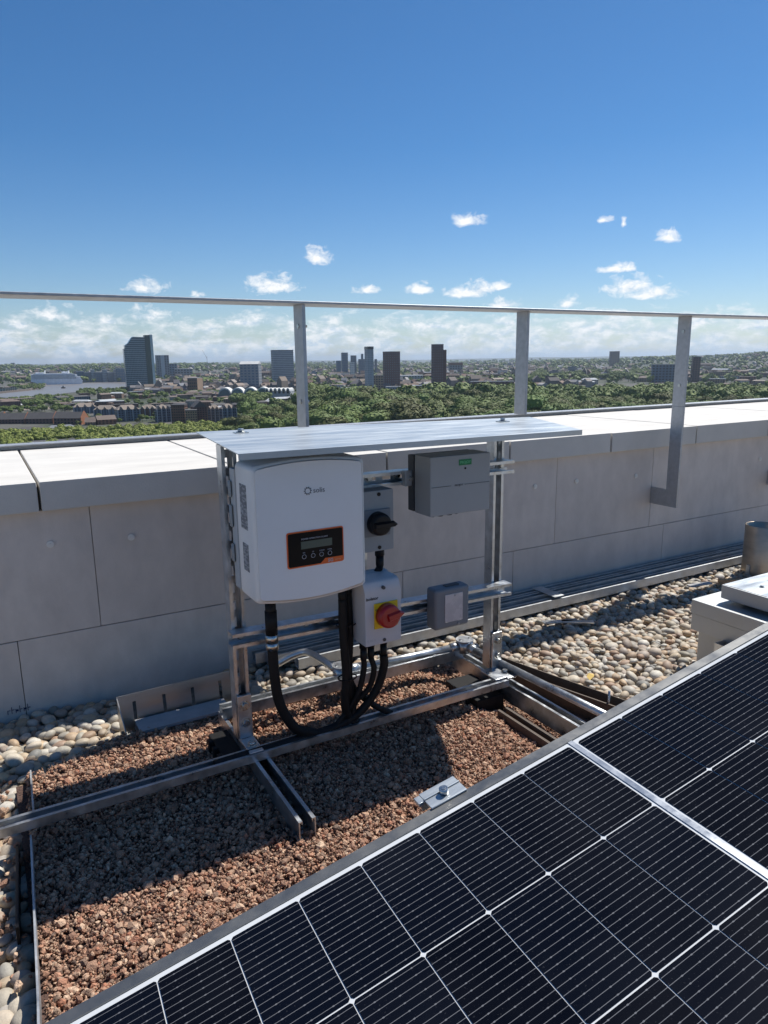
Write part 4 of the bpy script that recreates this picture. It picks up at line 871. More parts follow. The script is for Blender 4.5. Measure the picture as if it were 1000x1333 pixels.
for (x0, x1, b, tp, wm, lb) in ((445, 453.5, 492, 460, 'blue_cladding', 'pale blue distant high-rise, tallest of the far cluster'), (438, 444.5, 491, 470, 'blue_cladding', 'low bluish tower at the left end of the far cluster'), (457, 464.5, 492, 463.5, 'mid_grey', 'grey distant high-rise between the two far towers'), (456, 462, 496, 472, 'render_white', 'white slim block in front of the far high-rise cluster'), (467, 475, 492, 468, 'blue_cladding', 'stepped bluish high-rise left of the slender white tower'), (470.5, 473.5, 492, 461.5, 'blue_cladding', 'thin bluish spire block left of the slender white tower'), (488, 491, 492, 468, 'mid_grey', 'thin grey high-rise just right of the slender white tower')):
    building(x0, x1, b, tp, lb, wm, wm, 'flat', 3, 10, None, 10, 'distant_tower', 'tower', winm='mid_grey')
B_(444, 476, 529, 503.5, 'teal glazed block with stepped roof in the tree belt', 'teal_glass', 'light_grey', 'flat', 8, 6, 22, 15, winm='blue_cladding')
B_(402, 430, 514, 501, 'low grey-blue block left of the teal block among trees', 'blue_cladding', 'light_grey', 'flat', 8, 4, 20, 5)
B_(430, 450, 516, 500, 'white low block with dark opening behind the teal block', 'render_white', 'pale_roof', 'flat', 5, 3, 20, -10)
B_(502, 535, 517, 502, 'long white framed block below the left brick tower', 'light_grey', 'mid_grey', 'flat', 9, 3, 22, 8)
B_(535, 562, 516, 500.5, 'dark low block with pale roof line left of the tallest tower', 'brick_dark', 'light_grey', 'flat', 8, 3, 22, -6)
B_(580, 613, 518, 505, 'brown brick low block with tan end right of the tallest tower', 'brick_brown', 'pale_roof', 'flat', 8, 3, 22, 6, gables='brick_tan')
B_(613, 668, 509, 495, 'long dark brick terrace block right of the brown block', 'brick_dark', 'mid_grey', 'flat', 14, 4, 20, 4)
B_(552, 585, 498, 484, 'brown block and white wing behind the tallest tower', 'brick_brown', 'light_grey', 'flat', 8, 4)
B_(518, 550, 500, 488, 'long pale apartment block behind the brick towers', 'light_grey', 'light_grey', 'flat', 9, 4)
B_(486, 499, 508, 488, 'tan block between white tower and left brick tower', 'brick_tan', 'mid_grey', 'flat', 4, 6)
B_(614, 648, 487, 482, 'long low white shed roof on the plain behind the terrace', 'light_grey', 'render_white', 'flat', 0, 1, name='warehouse')
# arched hall: four glazed barrel vaults, and a pale arcade along its right flank
p = ground_at(318, 521); k_ = p.length / 922
o = root('arched_hall', p, 'long hall with row of white barrel vaults and big arched windows', 'hall'); o.rotation_euler[2] += R(-6)
x_ = -30 * k_; wv = 15.5 * k_
MB().box(x_ - 1, x_ + 4 * wv + 1, -14, 14, 0, 9 * k_).build('wall', M['mid_grey'], o, raw=True)
for i in range(4):
    cxv = x_ + (i + .5) * wv; zc = 9 * k_; r_ = wv * .49
    arc = [(cxv + r_ * math.cos(a), zc + r_ * .95 * math.sin(a)) for a in [math.pi * q / 12 for q in range(13)]]
    MB().prism(arc, -15, 22).build('vault', M['render_white'], o, raw=True)
    arc = [(cxv + r_ * .86 * math.cos(a), zc - 1.0 * k_ + r_ * .86 * math.sin(a)) for a in [math.pi * q / 12 for q in range(13)]] + [(cxv - r_ * .86, zc - 5 * k_), (cxv + r_ * .86, zc - 5 * k_)]
    MB().prism(arc, -15.8, -14.9).build('arched_window', M['teal_glass'], o, raw=True)
p = ground_at(364, 521); k_ = p.length / 922
o = root('arched_hall', p, 'pale arcade wing with small round arches right of the vaulted hall', 'hall'); o.rotation_euler[2] += R(-20); MB().box(-17 * k_, 17 * k_, -8, 12, 0, 12 * k_).build('wall', M['light_grey'], o, raw=True)
mb = MB()
for i in range(6):
    cxv = (-14 + i * 5.6) * k_; r_ = 2.3 * k_; arc = [(cxv + r_ * math.cos(a), 12 * k_ + r_ * 1.6 * math.sin(a)) for a in [math.pi * q / 8 for q in range(9)]]
    MB().prism(arc, -8.6, 12).build('vault', M['render_white'], o, raw=True)
    arc = [(cxv + r_ * .6 * math.cos(a), 11.5 * k_ + r_ * 1.2 * math.sin(a)) for a in [math.pi * q / 8 for q in range(9)]] + [(cxv - r_ * .6, 9 * k_), (cxv + r_ * .6, 9 * k_)]; mb.prism(arc, -9.1, -8.65)
mb.build('arched_window', M['dark_glass'], o, raw=True)['kind'] = 'stuff'
# crane
p = ground_at(271, 492); k_ = p.length / 922; o = root('tower_crane', p, 'thin slanting construction crane on the skyline', 'crane'); MB().box(-.6, .6, -.6, .6, 0, 26 * k_).build('mast', M['mid_grey'], o, raw=True); MB().tube([(0, 0, 24 * k_), (-5 * k_, 0, 34 * k_)], .6, 4).build('jib', M['mid_grey'], o, raw=True)
# waterfront blocks beyond the river
for i, (x0, x1, tp) in enumerate(((101, 110, 483), (111, 119, 484), (119.5, 124, 481), (125, 134, 484), (134.5, 140, 481), (141, 149, 484), (149, 153, 481), (153, 166, 479.5))):
    building(x0, x1, 497.3, tp, ('dark glazed', 'blue-grey', 'narrow pale', 'wide blue-grey', 'pale framed', 'low blue-grey', 'slim pale', 'tall dark')[i] + ' waterfront block across the river, number %s from the ship' % ('one two three four five six seven eight'.split()[i]), ('blue_cladding', 'mid_grey', 'light_grey')[0 if i in (0, 3, 7) else (2 if i in (2, 4, 6) else 1)], 'light_grey', 'flat', 4, 5, 25, 5, 'waterfront_block', 'building', 'waterfront blocks across the river', winm='mid_grey')
# houses on the far-left bank
for i, (x0, x1, b, tp, wm) in enumerate(((-4, 6, 509.5, 500.5, 'render_cream'), (7, 12.5, 509, 500, 'render_cream'), (13.5, 21, 508.5, 499.5, 'render_cream'), (27, 36, 504.5, 497, 'brick_tan'), (36, 47, 502, 495, 'render_cream'), (22, 34, 498, 488, 'brick_brown'), (36, 46, 497, 490, 'render_white'), (2, 20, 496, 487, 'brick_dark'))):
    building(x0, x1, b, tp, ('cream gabled riverside house', 'narrow cream riverside house', 'third cream riverside house', 'tan riverside house', 'pale riverside house', 'brown house', 'white house', 'dark block')[i] + (' on the bank at the left edge', ' between two cream houses', ' with gable on the left bank', ' behind the bank trees', ' near the bend of the bank', ' behind the riverside trees', ' left of the cruise ship', ' behind the left bank houses')[i], wm, 'tile_roof', 'gable_x' if i % 2 else 'gable_y', 3, 3, 14, 8, 'riverside_house', 'house', 'houses on the left river bank')
# nearer housing on the left: dark-roofed terraces with orange gables, blue-grey apartment blocks, brown brick blocks
for i, (x0, x1, b, tp) in enumerate(((-28, 6, 550, 529), (3, 37, 551, 530), (38, 74, 551, 530), (74, 111, 552, 530))):
    building(x0, x1, b, tp, ('dark roofed terrace with orange gable at the left frame edge', 'dark roofed terrace with orange gable, second from left', 'dark roofed terrace with orange gable, third from left', 'dark roofed terrace with orange gable beside the tan house')[i], 'brick_dark', 'slate_roof', 'gable_x', 8, 2, 14, -30, 'terrace_house', 'house', 'dark roofed terraces behind the shrubs', gables='brick_orange', rh=6)
B_(112, 126, 553, 537, 'small tan house with pink tiled roof in front of the blocks', 'brick_tan', 'tile_roof', 'gable_x', 4, 2, 12, -10, 'terrace_house', 'house', rh=4.5)
B_(126, 150, 552, 535, 'orange brick house end right of the small tan house', 'brick_orange', 'tile_roof', 'gable_x', 5, 3, 12, 12, 'terrace_house', 'house', rh=4)
B_(-5, 30, 533, 524, 'long low pale roofed block behind the dark terraces at left', 'grey_concrete', 'pale_roof', 'gable_x', 10, 2, 12, 5, rh=3)
B_(31, 62, 533, 524, 'second long low pale roofed block behind the dark terraces', 'light_grey', 'pale_roof', 'gable_x', 10, 2, 12, 5, rh=3)
B_(84, 92, 534, 521, 'small orange tower-like house beside round tree', 'brick_tan', 'pale_roof', 'flat', 2, 3, 9, 10, 'terrace_house', 'house')
def dormers(o, w, d, h):
    mb = MB(); n_ = max(3, int(w / 9))
    for i in range(n_):
        x = -w/2 + (i + .5) * w / n_; mb.poly([(x - 2.2, -d/2 - .5, h), (x + 2.2, -d/2 - .5, h), (x, -d/2 - .5, h + 3.2), (x - 2.2, 0, h), (x + 2.2, 0, h), (x, 0, h + 3.2)], [(0, 1, 2), (1, 4, 5, 2), (3, 0, 2, 5), (4, 3, 5)])
    mb.build('dormer', M['pale_roof'], o, raw=True)
    mb = MB()
    for i in range(n_ + 1): x = -w/2 + i * w / n_; mb.box(x - .35, x + .35, -d/2 - 1.2, -d/2 - .2, 0, h)
    mb.build('bay_pier', M['light_grey'], o, raw=True)
for (x0, x1, b, tp, lb, tr) in ((98, 124, 538, 520, 'blue-grey apartment block with pyramid roof behind the terraces', 5), (125, 152, 541, 523, 'dark blue apartment block with row of pale dormers', -8), (152, 181, 548, 523, 'blue-grey apartment block with white corner bay', 15), (184, 204, 541, 523, 'brown apartment block with pale dormers left of the bay block', -10), (203, 222, 549, 523, 'blue-grey apartment block beside the brown brick blocks', 12), (271, 288, 549, 524, 'dark blue apartment block with dormers right of the brown tower', -8), (287, 308, 550, 523, 'pale bayed apartment block at the shelter sheet corner', 14)):
    building(x0, x1, b, tp, lb, 'brick_brown' if 'brown apartment' in lb else 'blue_cladding', 'pale_roof', 'hip', 7, 5, 13, tr, extra=dormers, rh=4.5, winm='dark_glass')
B_(225, 245, 552, 523, 'brown brick apartment block with dark flat roof', 'brick_brown', 'slate_roof', 'flat', 6, 7, 16, -12)
B_(243, 257, 554, 530, 'tan fronted brick block stepping down in front of brown tower', 'brick_tan', 'slate_roof', 'flat', 5, 6, 14, 0)
B_(250, 270, 552, 519, 'tall brown brick block with steep dark gable and tan corner', 'brick_dark', 'slate_roof', 'gable_y', 5, 8, 15, 14, gables='brick_tan', rh=6)
B_(150, 190, 556, 549, 'low dark roofed pavilion at the edge of the shrubs', 'brick_brown', 'slate_roof', 'hip', 8, 1, 12, 5, rh=3)
B_(-8, 22, 557, 547, 'low grey hipped roof house at the left edge before the terraces', 'brick_dark', 'slate_roof', 'hip', 6, 1, 12, 5, 'terrace_house', 'house', rh=4)
B_(26, 62, 558, 546, 'low grey hipped roof building before the middle terraces', 'brick_dark', 'slate_roof', 'hip', 8, 1, 13, 5, 'terrace_house', 'house', rh=4)
B_(62, 98, 557, 545, 'pale grey pitched roof building before the right terrace', 'brick_dark', 'mid_grey', 'hip', 8, 1, 13, 5, 'terrace_house', 'house', rh=4)
B_(40, 95, 580, 563, 'grey flat roofed shed nearly hidden by shrubs', 'brick_dark', 'slate_roof', 'flat', 10, 2, 12, 6, 'shed')

# generic built-up land: houses and blocks one could count, nearest first
PAL = [('brick_brown', 'brown brick'), ('brick_dark', 'dark brick'), ('brick_tan', 'tan brick'), ('grey_concrete', 'grey concrete'), ('light_grey', 'pale grey'), ('render_white', 'white rendered'), ('render_cream', 'cream rendered'), ('brick_orange', 'orange brick'), ('blue_cladding', 'blue-grey clad')]
RF = [('slate_roof', 'dark slate'), ('tile_roof', 'brown tiled'), ('pale_roof', 'pale'), ('light_grey', 'grey')]
def place_name(px): return ('left of the green tower' if px < 160 else 'left of the arched hall' if px < 300 else 'behind the left railing post' if px < 430 else 'beneath the central towers' if px < 620 else 'between the posts' if px < 860 else 'at the right edge')
protos = {}
made = 0
REG = [((205, 300), (497, 508), 12), ((300, 420), (488, 503), 14), ((400, 480), (488, 503), 20), ((480, 690), (485, 500), 26), ((690, 1000), (478, 492), 34), ((860, 1000), (486, 515), 34), ((700, 860), (487, 505), 18), ((0, 60), (488, 496), 8), ((175, 300), (509, 516), 16), ((165, 310), (516, 523), 22), ((300, 400), (523, 534), 12), ((100, 170), (528, 533), 8), ((180, 300), (530, 535), 10), ((600, 760), (497, 514), 14), ((-10, 40), (526, 532), 9), ((60, 110), (524, 532), 8), ((95, 165), (516, 521), 7), ((400, 560), (508, 520), 14), ((380, 1000), (520, 530), 10)]
for (xa, xb), (ya, yb), n_ in REG:
    for _ in range(n_):
        px = rng.uniform(xa, xb); py = rng.uniform(ya, yb) ; p = ground_at(px, py)
        if p.length > 6000: continue
        i = int(rng.integers(0, len(PAL))) if rng.random() < .45 else int(rng.integers(0, 3)); j = int(rng.integers(0, 4)) if rng.random() < .5 else int(rng.integers(0, 2)); kd = ('flat', 'gable_x', 'hip')[int(rng.integers(0, 3))]; key = (i, j, kd)
        zl = float(land(p.x, p.y))
        if zl > 6: continue
        if key not in protos:
            w = rng.uniform(26, 60); d = rng.uniform(11, 18); h = rng.uniform(8, 17)
            o = root('city_building', (p.x, p.y, zl), 'x', 'building', 'buildings scattered over the city plain'); o.scale = (1, 1, 1) if p.length > 1700 else (.6, .75, .55); MB().box(-w/2, w/2, -d/2, d/2, -8, h - .01).build('wall', M[PAL[i][0]], o, raw=True); roof_mesh(kd, w, d, h, 1 if kd == 'flat' else 4).build('roof', M[RF[j][0]], o, raw=True)
            wo = windows_mesh(w, d, h, int(w / 5), int(h / 3)).build('windows', M['dark_glass'], o, raw=True); wo['kind'] = 'stuff'; protos[key] = o
        else:
            src = protos[key]; o = src.copy(); COL.objects.link(o); o.location = (p.x, p.y, zl); o.scale = (rng.uniform(.7, 1.3), 1, rng.uniform(.7, 1.5))
            if p.length < 1700: o.scale = (rng.uniform(.4, .7), .75, rng.uniform(.4, .62))
            for ch_ in list(src.children): c2 = ch_.copy(); COL.objects.link(c2); c2.parent = o
        o.rotation_euler = (0, 0, -math.atan2(p.x, p.y) + rng.uniform(-.7, .7))
        o['label'] = '%s building with %s %s roof, %s' % (PAL[i][1], RF[j][1], {'flat': 'flat', 'gable_x': 'pitched', 'hip': 'hipped'}[kd], place_name(px)); made += 1
# the rest of the built-up land, far off, as one mass
def in_poly(x, y, poly):
    ins = False; j = len(poly) - 1
    for i in range(len(poly)):
        xi, yi, xj, yj = poly[i].x, poly[i].y, poly[j].x, poly[j].y
        if (yi > y) != (yj > y) and x < (xj - xi) * (y - yi) / (yj - yi) + xi: ins = not ins
        j = i
    return ins
def far_boxes(n, r0, r1, hmax, label, name):
    a = np.radians(rng.uniform(-6, 74, n)); r = np.exp(rng.uniform(np.log(r0), np.log(r1), n)); x = r * np.sin(a); y = r * np.cos(a); z = land(x, y)
    g_ = np.sin(x * .0021 + 1) * np.sin(y * .0017) + .5 * np.sin(x * .005 + y * .004); kp = (g_ > -.35) & ~((a < math.atan2(*sight(172, 500)[:2])) & (r < 2500)) & ((z < 10) | (rng.random(n) < .35)) & ~np.array([in_poly(x[i], y[i], rp) for i in range(n)])
    x, y, z, r = x[kp], y[kp], z[kp], r[kp]; n = len(x)
    w = rng.uniform(10, 34, n); d = rng.uniform(9, 16, n); h = rng.lognormal(math.log(9), .35, n).clip(5, hmax); th = rng.uniform(0, np.pi, n)
    c = np.array([(-1, -1, -.8), (1, -1, -.8), (1, 1, -.8), (-1, 1, -.8), (-1, -1, 1), (1, -1, 1), (1, 1, 1), (-1, 1, 1), (-1, 0, 1.45), (1, 0, 1.45)])
    V = c[None] * np.stack([w / 2, d / 2, h], 1)[:, None]; X_ = V[..., 0] * np.cos(th)[:, None] - V[..., 1] * np.sin(th)[:, None]; Y_ = V[..., 0] * np.sin(th)[:, None] + V[..., 1] * np.cos(th)[:, None]
    V = np.stack([X_ + x[:, None], Y_ + y[:, None], V[..., 2] + z[:, None]], -1)
    F = [(0, 1, 5, 4), (1, 2, 6, 5), (2, 3, 7, 6), (3, 0, 4, 7), (4, 5, 9, 8), (6, 7, 8, 9)]
    allf = (np.array(F)[None] + (np.arange(n) * 10)[:, None, None]).reshape(-1, 4); tri = (np.array([(5, 6, 9), (7, 4, 8)])[None] + (np.arange(n) * 10)[:, None, None]).reshape(-1, 3)
    me = bpy.data.meshes.new(name); me.from_pydata(V.reshape(-1, 3).tolist(), [], allf.tolist() + tri.tolist()); me.materials.append(M['farhouse']); o = bpy.data.objects.new(name, me); COL.objects.link(o); return tag(o, label, 'buildings', kind='stuff')
M['farhouse'] = mat('far_houses', (.2, .2, .2), .85, island=[(.14, .11, .09), (.22, .18, .15), (.10, .09, .09), (.24, .19, .15), (.18, .11, .08), (.22, .16, .12), (.36, .35, .34), (.12, .10, .10), (.20, .21, .23)])
far_boxes(9000, 1500, 9500, 22, 'distant built-up districts reading as one mass of roofs', 'distant_district')
far_boxes(260, 1900, 8500, 55, 'distant scattered taller blocks over the plain', 'distant_district')

# ---- trees
def tree_mesh(name, seed, nf=1500, r=6.0, hgt=11.0, core=True, leaf=.55):
    rg = np.random.default_rng(seed); mb = MB()
    lobes = [(rg.normal(0, r * .42), rg.normal(0, r * .42), rg.uniform(hgt * .45, hgt * .82), r * rg.uniform(.38, .62)) for _ in range(7)] + [(0, 0, hgt * .62, r * .7)]
    for _ in range(nf):
        lx_, ly_, lz_, lr = lobes[int(rg.integers(0, len(lobes)))]; d = rg.normal(size=3); d /= np.linalg.norm(d)
        if d[2] < -.35: d[2] *= -1
        c = np.array([lx_, ly_, lz_]) + d * lr * rg.uniform(.80, 1.08) * np.array([1, 1, .85]); nn_ = d + rg.normal(0, .20, 3); nn_ /= np.linalg.norm(nn_)
        t1 = np.cross(nn_, rg.normal(size=3)); t1 /= np.linalg.norm(t1); t2 = np.cross(nn_, t1); s_ = leaf * rg.uniform(.45, .95)
        mb.poly([c + t1 * s_, c + t2 * s_ * .8, c - t1 * s_, c - t2 * s_ * .8], [(0, 1, 2, 3)])
    for lx_, ly_, lz_, lr in lobes:
        v_, f_ = ICO1; mb.poly([(lx_ + a * lr * .82, ly_ + b * lr * .82, lz_ + c * lr * .72) for a, b, c in v_], [tuple(q) for q in f_])
    nfol = len(mb.f); mb.tube([(0, 0, -1), (0, 0, hgt * .5)], [.45, .25], 6); me = bpy.data.meshes.new(name); me.from_pydata([tuple(v) for v in mb.v], [], mb.f); me.materials.append(M['leaf']); me.materials.append(M['bark'])
    me.polygons.foreach_set('material_index', [0] * nfol + [1] * (len(mb.f) - nfol)); me.update(); return me
ICO1 = ico(1)
M['bark'] = cmat('bark', (.06, .045, .03)); 
def leafmat(name, cols):
    m = mat(name, cols[0], .75, 0, .25, .12, island=cols, detail=3); 
    t = m.node_tree; oi = t.nodes.new('ShaderNodeObjectInfo'); b = t.nodes['Principled BSDF']; l = b.inputs['Base Color'].links[0].from_socket
    h_ = t.nodes.new('ShaderNodeHueSaturation'); t.links.new(l, h_.inputs['Color']); t.links.new(MATH(t, 'MULTIPLY_ADD', oi.outputs['Random'], .07, .455), h_.inputs['Hue']); t.links.new(MATH(t, 'MULTIPLY_ADD', oi.outputs['Random'], .9, .75), h_.inputs['Value']); t.links.new(h_.outputs[0], b.inputs['Base Color']); return m
M['leaf'] = leafmat('deciduous_leaves', [(.075, .105, .018), (.090, .125, .022), (.066, .095, .016), (.102, .138, .026), (.082, .115, .020)])
M['leaf2'] = leafmat('bright_shrub_leaves', [(.12, .16, .022), (.16, .20, .03), (.09, .125, .02), (.19, .22, .04), (.14, .17, .03)])
tm = [tree_mesh('deciduous_tree', s_, r=6.2 + .5 * s_ % 2, hgt=10.5 + s_ % 3) for s_ in range(6)]
lowm = [tree_mesh('deciduous_tree_far', 40 + s_, nf=300, leaf=1.1) for s_ in range(3)]
sm = [tree_mesh('shrub', 60 + s_, nf=260, r=4.5, hgt=5.5, leaf=.7) for s_ in range(4)]
for me in sm: me.materials[0] = M['leaf2']
# areas under trees, as (corner px x, y) ranges on the ground of the survey photograph
TR = []
def belt(xa, xb, ya, yb, step, meshes, lo_, hi, label, grp, nm='deciduous_tree'):
    """trees on a jittered grid over the ground seen between two sight lines"""
    a0 = math.atan2(*sight(xa, 500)[:2]); a1 = math.atan2(*sight(xb, 500)[:2])
    def rng_at(y): return ground_at((xa + xb) / 2, y).length
    r0, r1 = rng_at(yb), rng_at(ya); r = r0
    while r < r1:
        n_ = max(1, int(r * (a1 - a0) / step))
        for i in range(n_):
            a = a0 + (a1 - a0) * (i + rng.uniform(.1, .9)) / n_; rr_ = r + rng.uniform(-.4, .4) * step
            TR.append((rr_ * math.sin(a), rr_ * math.cos(a), rng.uniform(lo_, hi), meshes, label, grp, nm, rr_))
        r += step * .95
belt(398, 700, 534, 580, 23, tm, 1.9, 3.1, 'dark green round-crowned tree in the wood behind the shelter', 'trees in the belt behind the cover sheet')
belt(398, 560, 521, 534, 22, tm, .9, 1.5, 'x', 'trees in the belt behind the cover sheet')
belt(560, 700, 521, 534, 20, tm, 1.2, 2.2, 'x', 'trees in the belt behind the cover sheet')
belt(690, 1010, 522, 562, 22, tm, 1.3, 2.4, 'green tree in the wood between the right railing posts', 'trees in the right-hand wood')
belt(690, 862, 487, 497, 34, tm, 1.3, 2.0, 'green tree in the far park on the right plain', 'trees of the far park')
belt(862, 1010, 508, 522, 30, tm, 1.0, 1.8, 'x', 'trees among right-hand roofs')
belt(310, 400, 540, 577, 19, tm, 1.1, 2.0, 'dark green tree in front of the arched hall', 'trees before the arched hall')
belt(300, 350, 521, 530, 17, tm, 1.0, 1.5, 'dark tree below the vaulted hall roof', 'trees before the vaulted hall')
belt(-10, 310, 560, 592, 10, sm, .8, 1.3, 'bright green shrub in the thicket below the terraces', 'shrubs below the left terraces', 'shrub')
belt(-10, 110, 532, 537, 11, tm, .45, .8, 'x', 'trees behind the terraces')
belt(110, 310, 524, 528, 19, tm, .45, .8, 'x', 'trees behind the apartment blocks')
belt(90, 310, 541, 550, 18, tm, .35, .65, 'x', 'trees between the apartment blocks')
belt(25, 92, 521, 531, 15, tm, .7, 1.1, 'dark green tree along the near river bank', 'trees along the near river bank')
belt(-20, 20, 523, 528, 15, tm, .6, .9, 'dark tree at the far left of the near bank', 'trees along the near river bank')
belt(100, 165, 509, 516, 18, tm, .6, .9, 'tree on the near bank left of the green tower', 'trees around the green glass tower')
belt(165, 290, 514, 519, 22, tm, .6, 1.0, 'tree at the foot of the green glass tower', 'trees around the green glass tower')
belt(205, 330, 495, 503, 38, tm, .9, 1.3, 'distant tree behind the low blocks', 'trees behind the low blocks')
belt(10, 58, 503, 508, 17, tm, .6, .9, 'tree among the houses on the left bank', 'trees on the left bank')
belt(398, 500, 498, 512, 34, tm, .9, 1.4, 'tree among the blocks behind the left belt', 'trees among the central blocks')
for lst in (TR,):
    keepers = []
    blds = [(Vector((o.location.x, o.location.y)), o['rad']) for o in S.objects if o.get('rad')]
    for q in lst:
        v = Vector((q[0], q[1]))
        if all((v - c_).length > r_ for c_, r_ in blds): keepers.append(q)
    lst[:] = keepers
TR.sort(key=lambda q: q[7])
SH = [q for q in TR if q[6] == 'shrub']; TR = [q for q in TR if q[6] != 'shrub']; cut, rest = TR[:290], TR[290:]
# keep the trees clear of the named buildings
BX = [(o.matrix_world.translation.copy() if False else Vector(o.location)) for o in S.objects if o.type == 'EMPTY' and o.get('category') in ('building', 'tower', 'hall', 'house')]
def project(x, y, z):
    v = Vector((x, y, z - H)); f_ = v.dot(FWD); return 500 + 922 * v.dot(RIGHT) / f_, 666.5 - 922 * v.dot(UP) / f_
MARKS = [(45, 'near the left frame edge'), (110, 'left of the green glass tower'), (165, 'just left of the green glass tower'), (210, 'below the green glass tower'), (260, 'above the brown brick tower block'), (330, 'below the vaulted hall'), (380, 'just left of the left railing post'), (425, 'just right of the left railing post'), (470, 'in front of the teal block'), (510, 'below the slender white tower'), (550, 'below the left brick tower'), (590, 'below the tallest brick tower'), (640, 'right of the tallest brick tower'), (690, 'beside the middle railing post'), (740, 'just right of the middle railing post'), (800, 'below the far brick tower'), (860, 'left of the right railing post'), (910, 'behind the right railing post'), (2000, 'at the right frame edge')]
def place(q):
    x, y, s_, ms, lb, gp, nm, r = q
    ppx, ppy = project(x, y, 0); where = next(t_ for lim, t_ in MARKS if ppx < lim)
    size_ = 'large' if s_ > 2.0 else 'broad' if s_ > 1.6 else 'medium' if s_ > 1.2 else 'small'
    row = 'front row' if ppy > 556 else 'second row' if ppy > 544 else 'third row' if ppy > 532 else 'back row' if ppy > 518 else 'far row'
    lb = '%s green tree %s, %s' % (size_, where, row); gp = 'round trees in the woods beyond the parapet'
    o = bpy.data.objects.new(nm, ms[int(rng.integers(0, len(ms)))]); COL.objects.link(o); o.location = (x, y, float(land(x, y))); o.scale = (s_, s_ * rng.uniform(.85, 1.1), s_ ** .8 * rng.uniform(.8, 1.1)); o.rotation_euler = (0, 0, rng.uniform(0, 6.28)); tag(o, lb, 'tree' if nm != 'shrub' else 'shrub', gp)
for q in cut: place(q)
def tree_mass(items, name, label, src):
    Vs = []; Fs = []; base = 0
    arr = []
    for me in src:
        v = np.array([x.co[:] for x in me.vertices]); f = [tuple(p.vertices) for p in me.polygons]; arr.append((v, f))
    for (x, y, s_, z) in items:
        v, f = arr[int(rng.integers(0, len(arr)))]; a = rng.uniform(0, 6.28); c_, n_ = math.cos(a), math.sin(a)
        w = np.stack([v[:, 0] * c_ - v[:, 1] * n_, v[:, 0] * n_ + v[:, 1] * c_, v[:, 2]], 1) * s_ + (x, y, z); Vs.append(w); Fs += [tuple(i + base for i in q) for q in f]; base += len(v)
    me = bpy.data.meshes.new(name); me.from_pydata(np.concatenate(Vs).tolist(), [], Fs); me.materials.append(M['leaf']); me.update(); o = bpy.data.objects.new(name, me); COL.objects.link(o); return tag(o, label, 'trees', kind='stuff')
tree_mass([(q[0], q[1], q[2], float(land(q[0], q[1]))) for q in rest], 'distant_wood', 'woodland and street trees behind the nearest trees', lowm)
tree_mass([(q[0], q[1], q[2], 0.0) for q in SH], 'shrub_thicket', 'bright yellow-green shrub thicket below the dark terraces', sm)
S.objects['shrub_thicket'].data.materials.clear(); S.objects['shrub_thicket'].data.materials.append(M['leaf2'])
tiny = tree_mesh('far_crown', 90, nf=8, leaf=4)
n_ = 8000; a = np.radians(rng.uniform(-6, 74, n_)); r = np.exp(rng.uniform(np.log(1700), np.log(9000), n_)); x = r * np.sin(a); y = r * np.cos(a)
g_ = np.sin(x * .0031 + 2) * np.sin(y * .0023 + 1) + .4 * np.sin(x * .008) + rng.normal(0, .35, n_); kp = (g_ > -.15) | (land(x, y) > 12)
# keep them off the river
its = [(x[i], y[i], rng.uniform(.8, 1.6) * (1 + r[i] / 9000), float(land(x[i], y[i])) - 1) for i in range(n_) if kp[i] and not (a[i] < math.atan2(*sight(172, 500)[:2]) and r[i] < 2400) and not in_poly(x[i], y[i], rp)]
tree_mass(its, 'far_woodland', 'far woods and street trees across the plain and hills', [tiny])

# ================================================================== HAZE
hb = MB(); hb.box(-36000, 36000, -36000, 36000, -3, 260); ho = hb.build('haze', M['galv'], raw=True); ho.data.materials.clear()
hm = bpy.data.materials.new('haze_air'); hm.use_nodes = True; ht = hm.node_tree; ht.nodes.clear(); po = ht.nodes.new('ShaderNodeOutputMaterial'); pv = ht.nodes.new('ShaderNodeVolumePrincipled')
pv.inputs['Color'].default_value = (.70, .84, 1.0, 1); pv.inputs['Density'].default_value = 0.00005; pv.inputs['Anisotropy'].default_value = 0.3
ht.links.new(pv.outputs[0], po.inputs['Volume']); ho.data.materials.append(hm); tag(ho, 'thin pale blue haze in the air', kind='stuff')

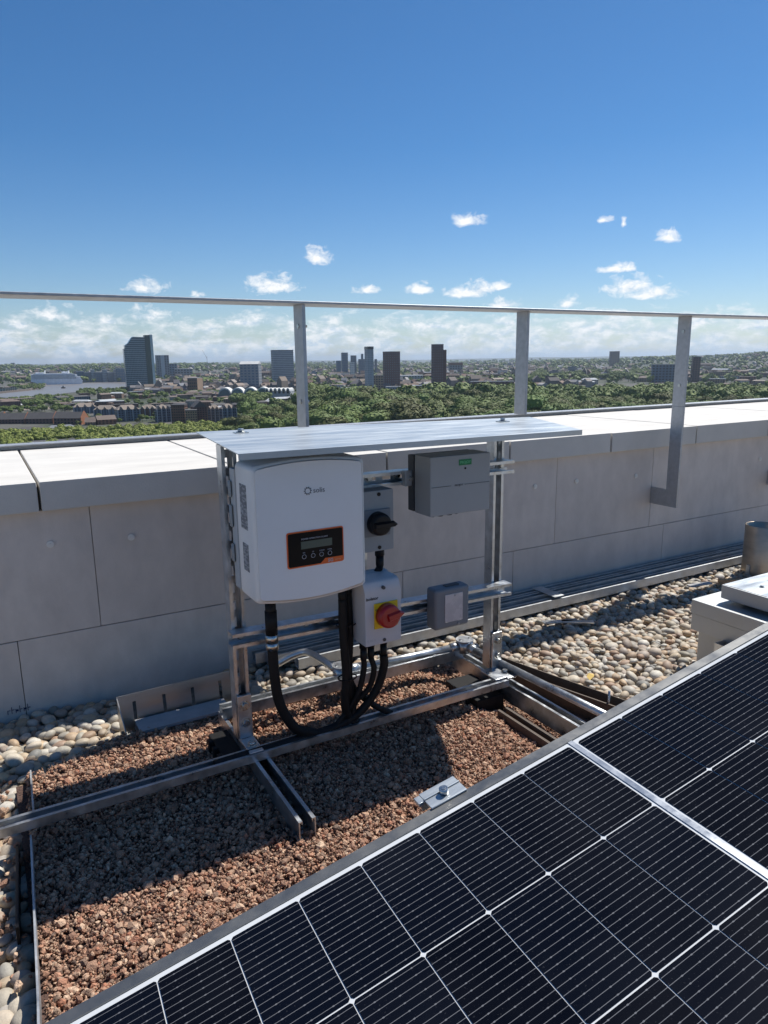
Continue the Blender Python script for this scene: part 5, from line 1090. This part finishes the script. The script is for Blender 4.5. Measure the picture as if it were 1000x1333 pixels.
# ================================================================== each bolt, screw and pad is a piece of its own
def split_pieces(o, margin=0.0015):
    me = o.data; n = len(me.vertices); par_ = list(range(n))
    def find(a):
        while par_[a] != a: par_[a] = par_[par_[a]]; a = par_[a]
        return a
    for e in me.edges:
        a, b = find(e.vertices[0]), find(e.vertices[1])
        if a != b: par_[a] = b
    isl = {}
    for i in range(n): isl.setdefault(find(i), []).append(i)
    boxes = [[np.array([me.vertices[i].co[:] for i in v]), v] for v in isl.values()]
    bb = [(c.min(0) - margin, c.max(0) + margin) for c, _ in boxes]; grp = list(range(len(boxes)))
    def gf(a):
        while grp[a] != a: a = grp[a]
        return a
    for i in range(len(bb)):
        for j in range(i):
            if (bb[i][0] <= bb[j][1]).all() and (bb[j][0] <= bb[i][1]).all(): grp[gf(i)] = gf(j)
    groups = {}
    for i in range(len(bb)): groups.setdefault(gf(i), []).extend(boxes[i][1])
    if len(groups) < 2: return
    for vs in groups.values():
        sset = set(vs); idx = {v: k for k, v in enumerate(vs)}
        fs_ = [([idx[v] for v in p.vertices], p.use_smooth) for p in me.polygons if p.vertices[0] in sset]
        m2 = bpy.data.meshes.new(o.name.split('.')[0]); m2.from_pydata([tuple(me.vertices[v].co) for v in vs], [], [f for f, _ in fs_]); m2.polygons.foreach_set('use_smooth', [q for _, q in fs_]); m2.materials.append(me.materials[0]); m2.update()
        c = bpy.data.objects.new(o.name.split('.')[0], m2); COL.objects.link(c); c.parent = o.parent
    bpy.data.objects.remove(o)
for o in [o for o in S.objects if o.type == 'MESH' and o.name.split('.')[0] in ('bracket_bolt', 'channel_bolt', 'lid_bolt', 'cover_bolt', 'post_bolt', 'screw', 'lid_screw', 'rib', 'spacer', 'mounting_tab', 'button_ring', 'button_arrow', 'blanking_plug', 'mounting_rail', 'leg', 'latch', 'seam')]: split_pieces(o)
for o in S.objects:
    if o.type == 'MESH' and o.name.split('.')[0] in ('dormer', 'bay_pier', 'heat_sink_fins', 'pen_mark', 'balcony_row', 'arched_window') and o.parent: o['kind'] = 'stuff'
# labels that several trees or buildings would share are told apart by their order across the view
ORD = 'leftmost second third fourth fifth sixth seventh eighth ninth tenth eleventh twelfth thirteenth'.split()
same = {}
for o in S.objects:
    if o.parent is None and o.get('label') and o.name.split('.')[0] in ('deciduous_tree', 'city_building'): same.setdefault(o['label'], []).append(o)
for lb, os_ in same.items():
    if len(os_) < 2: continue
    os_.sort(key=lambda o: project(o.location.x, o.location.y, 0)[0])
    for k, o in enumerate(os_):
        if k < len(ORD): o['label'] = lb + (', leftmost' if k == 0 else ', %s from left' % ORD[k])
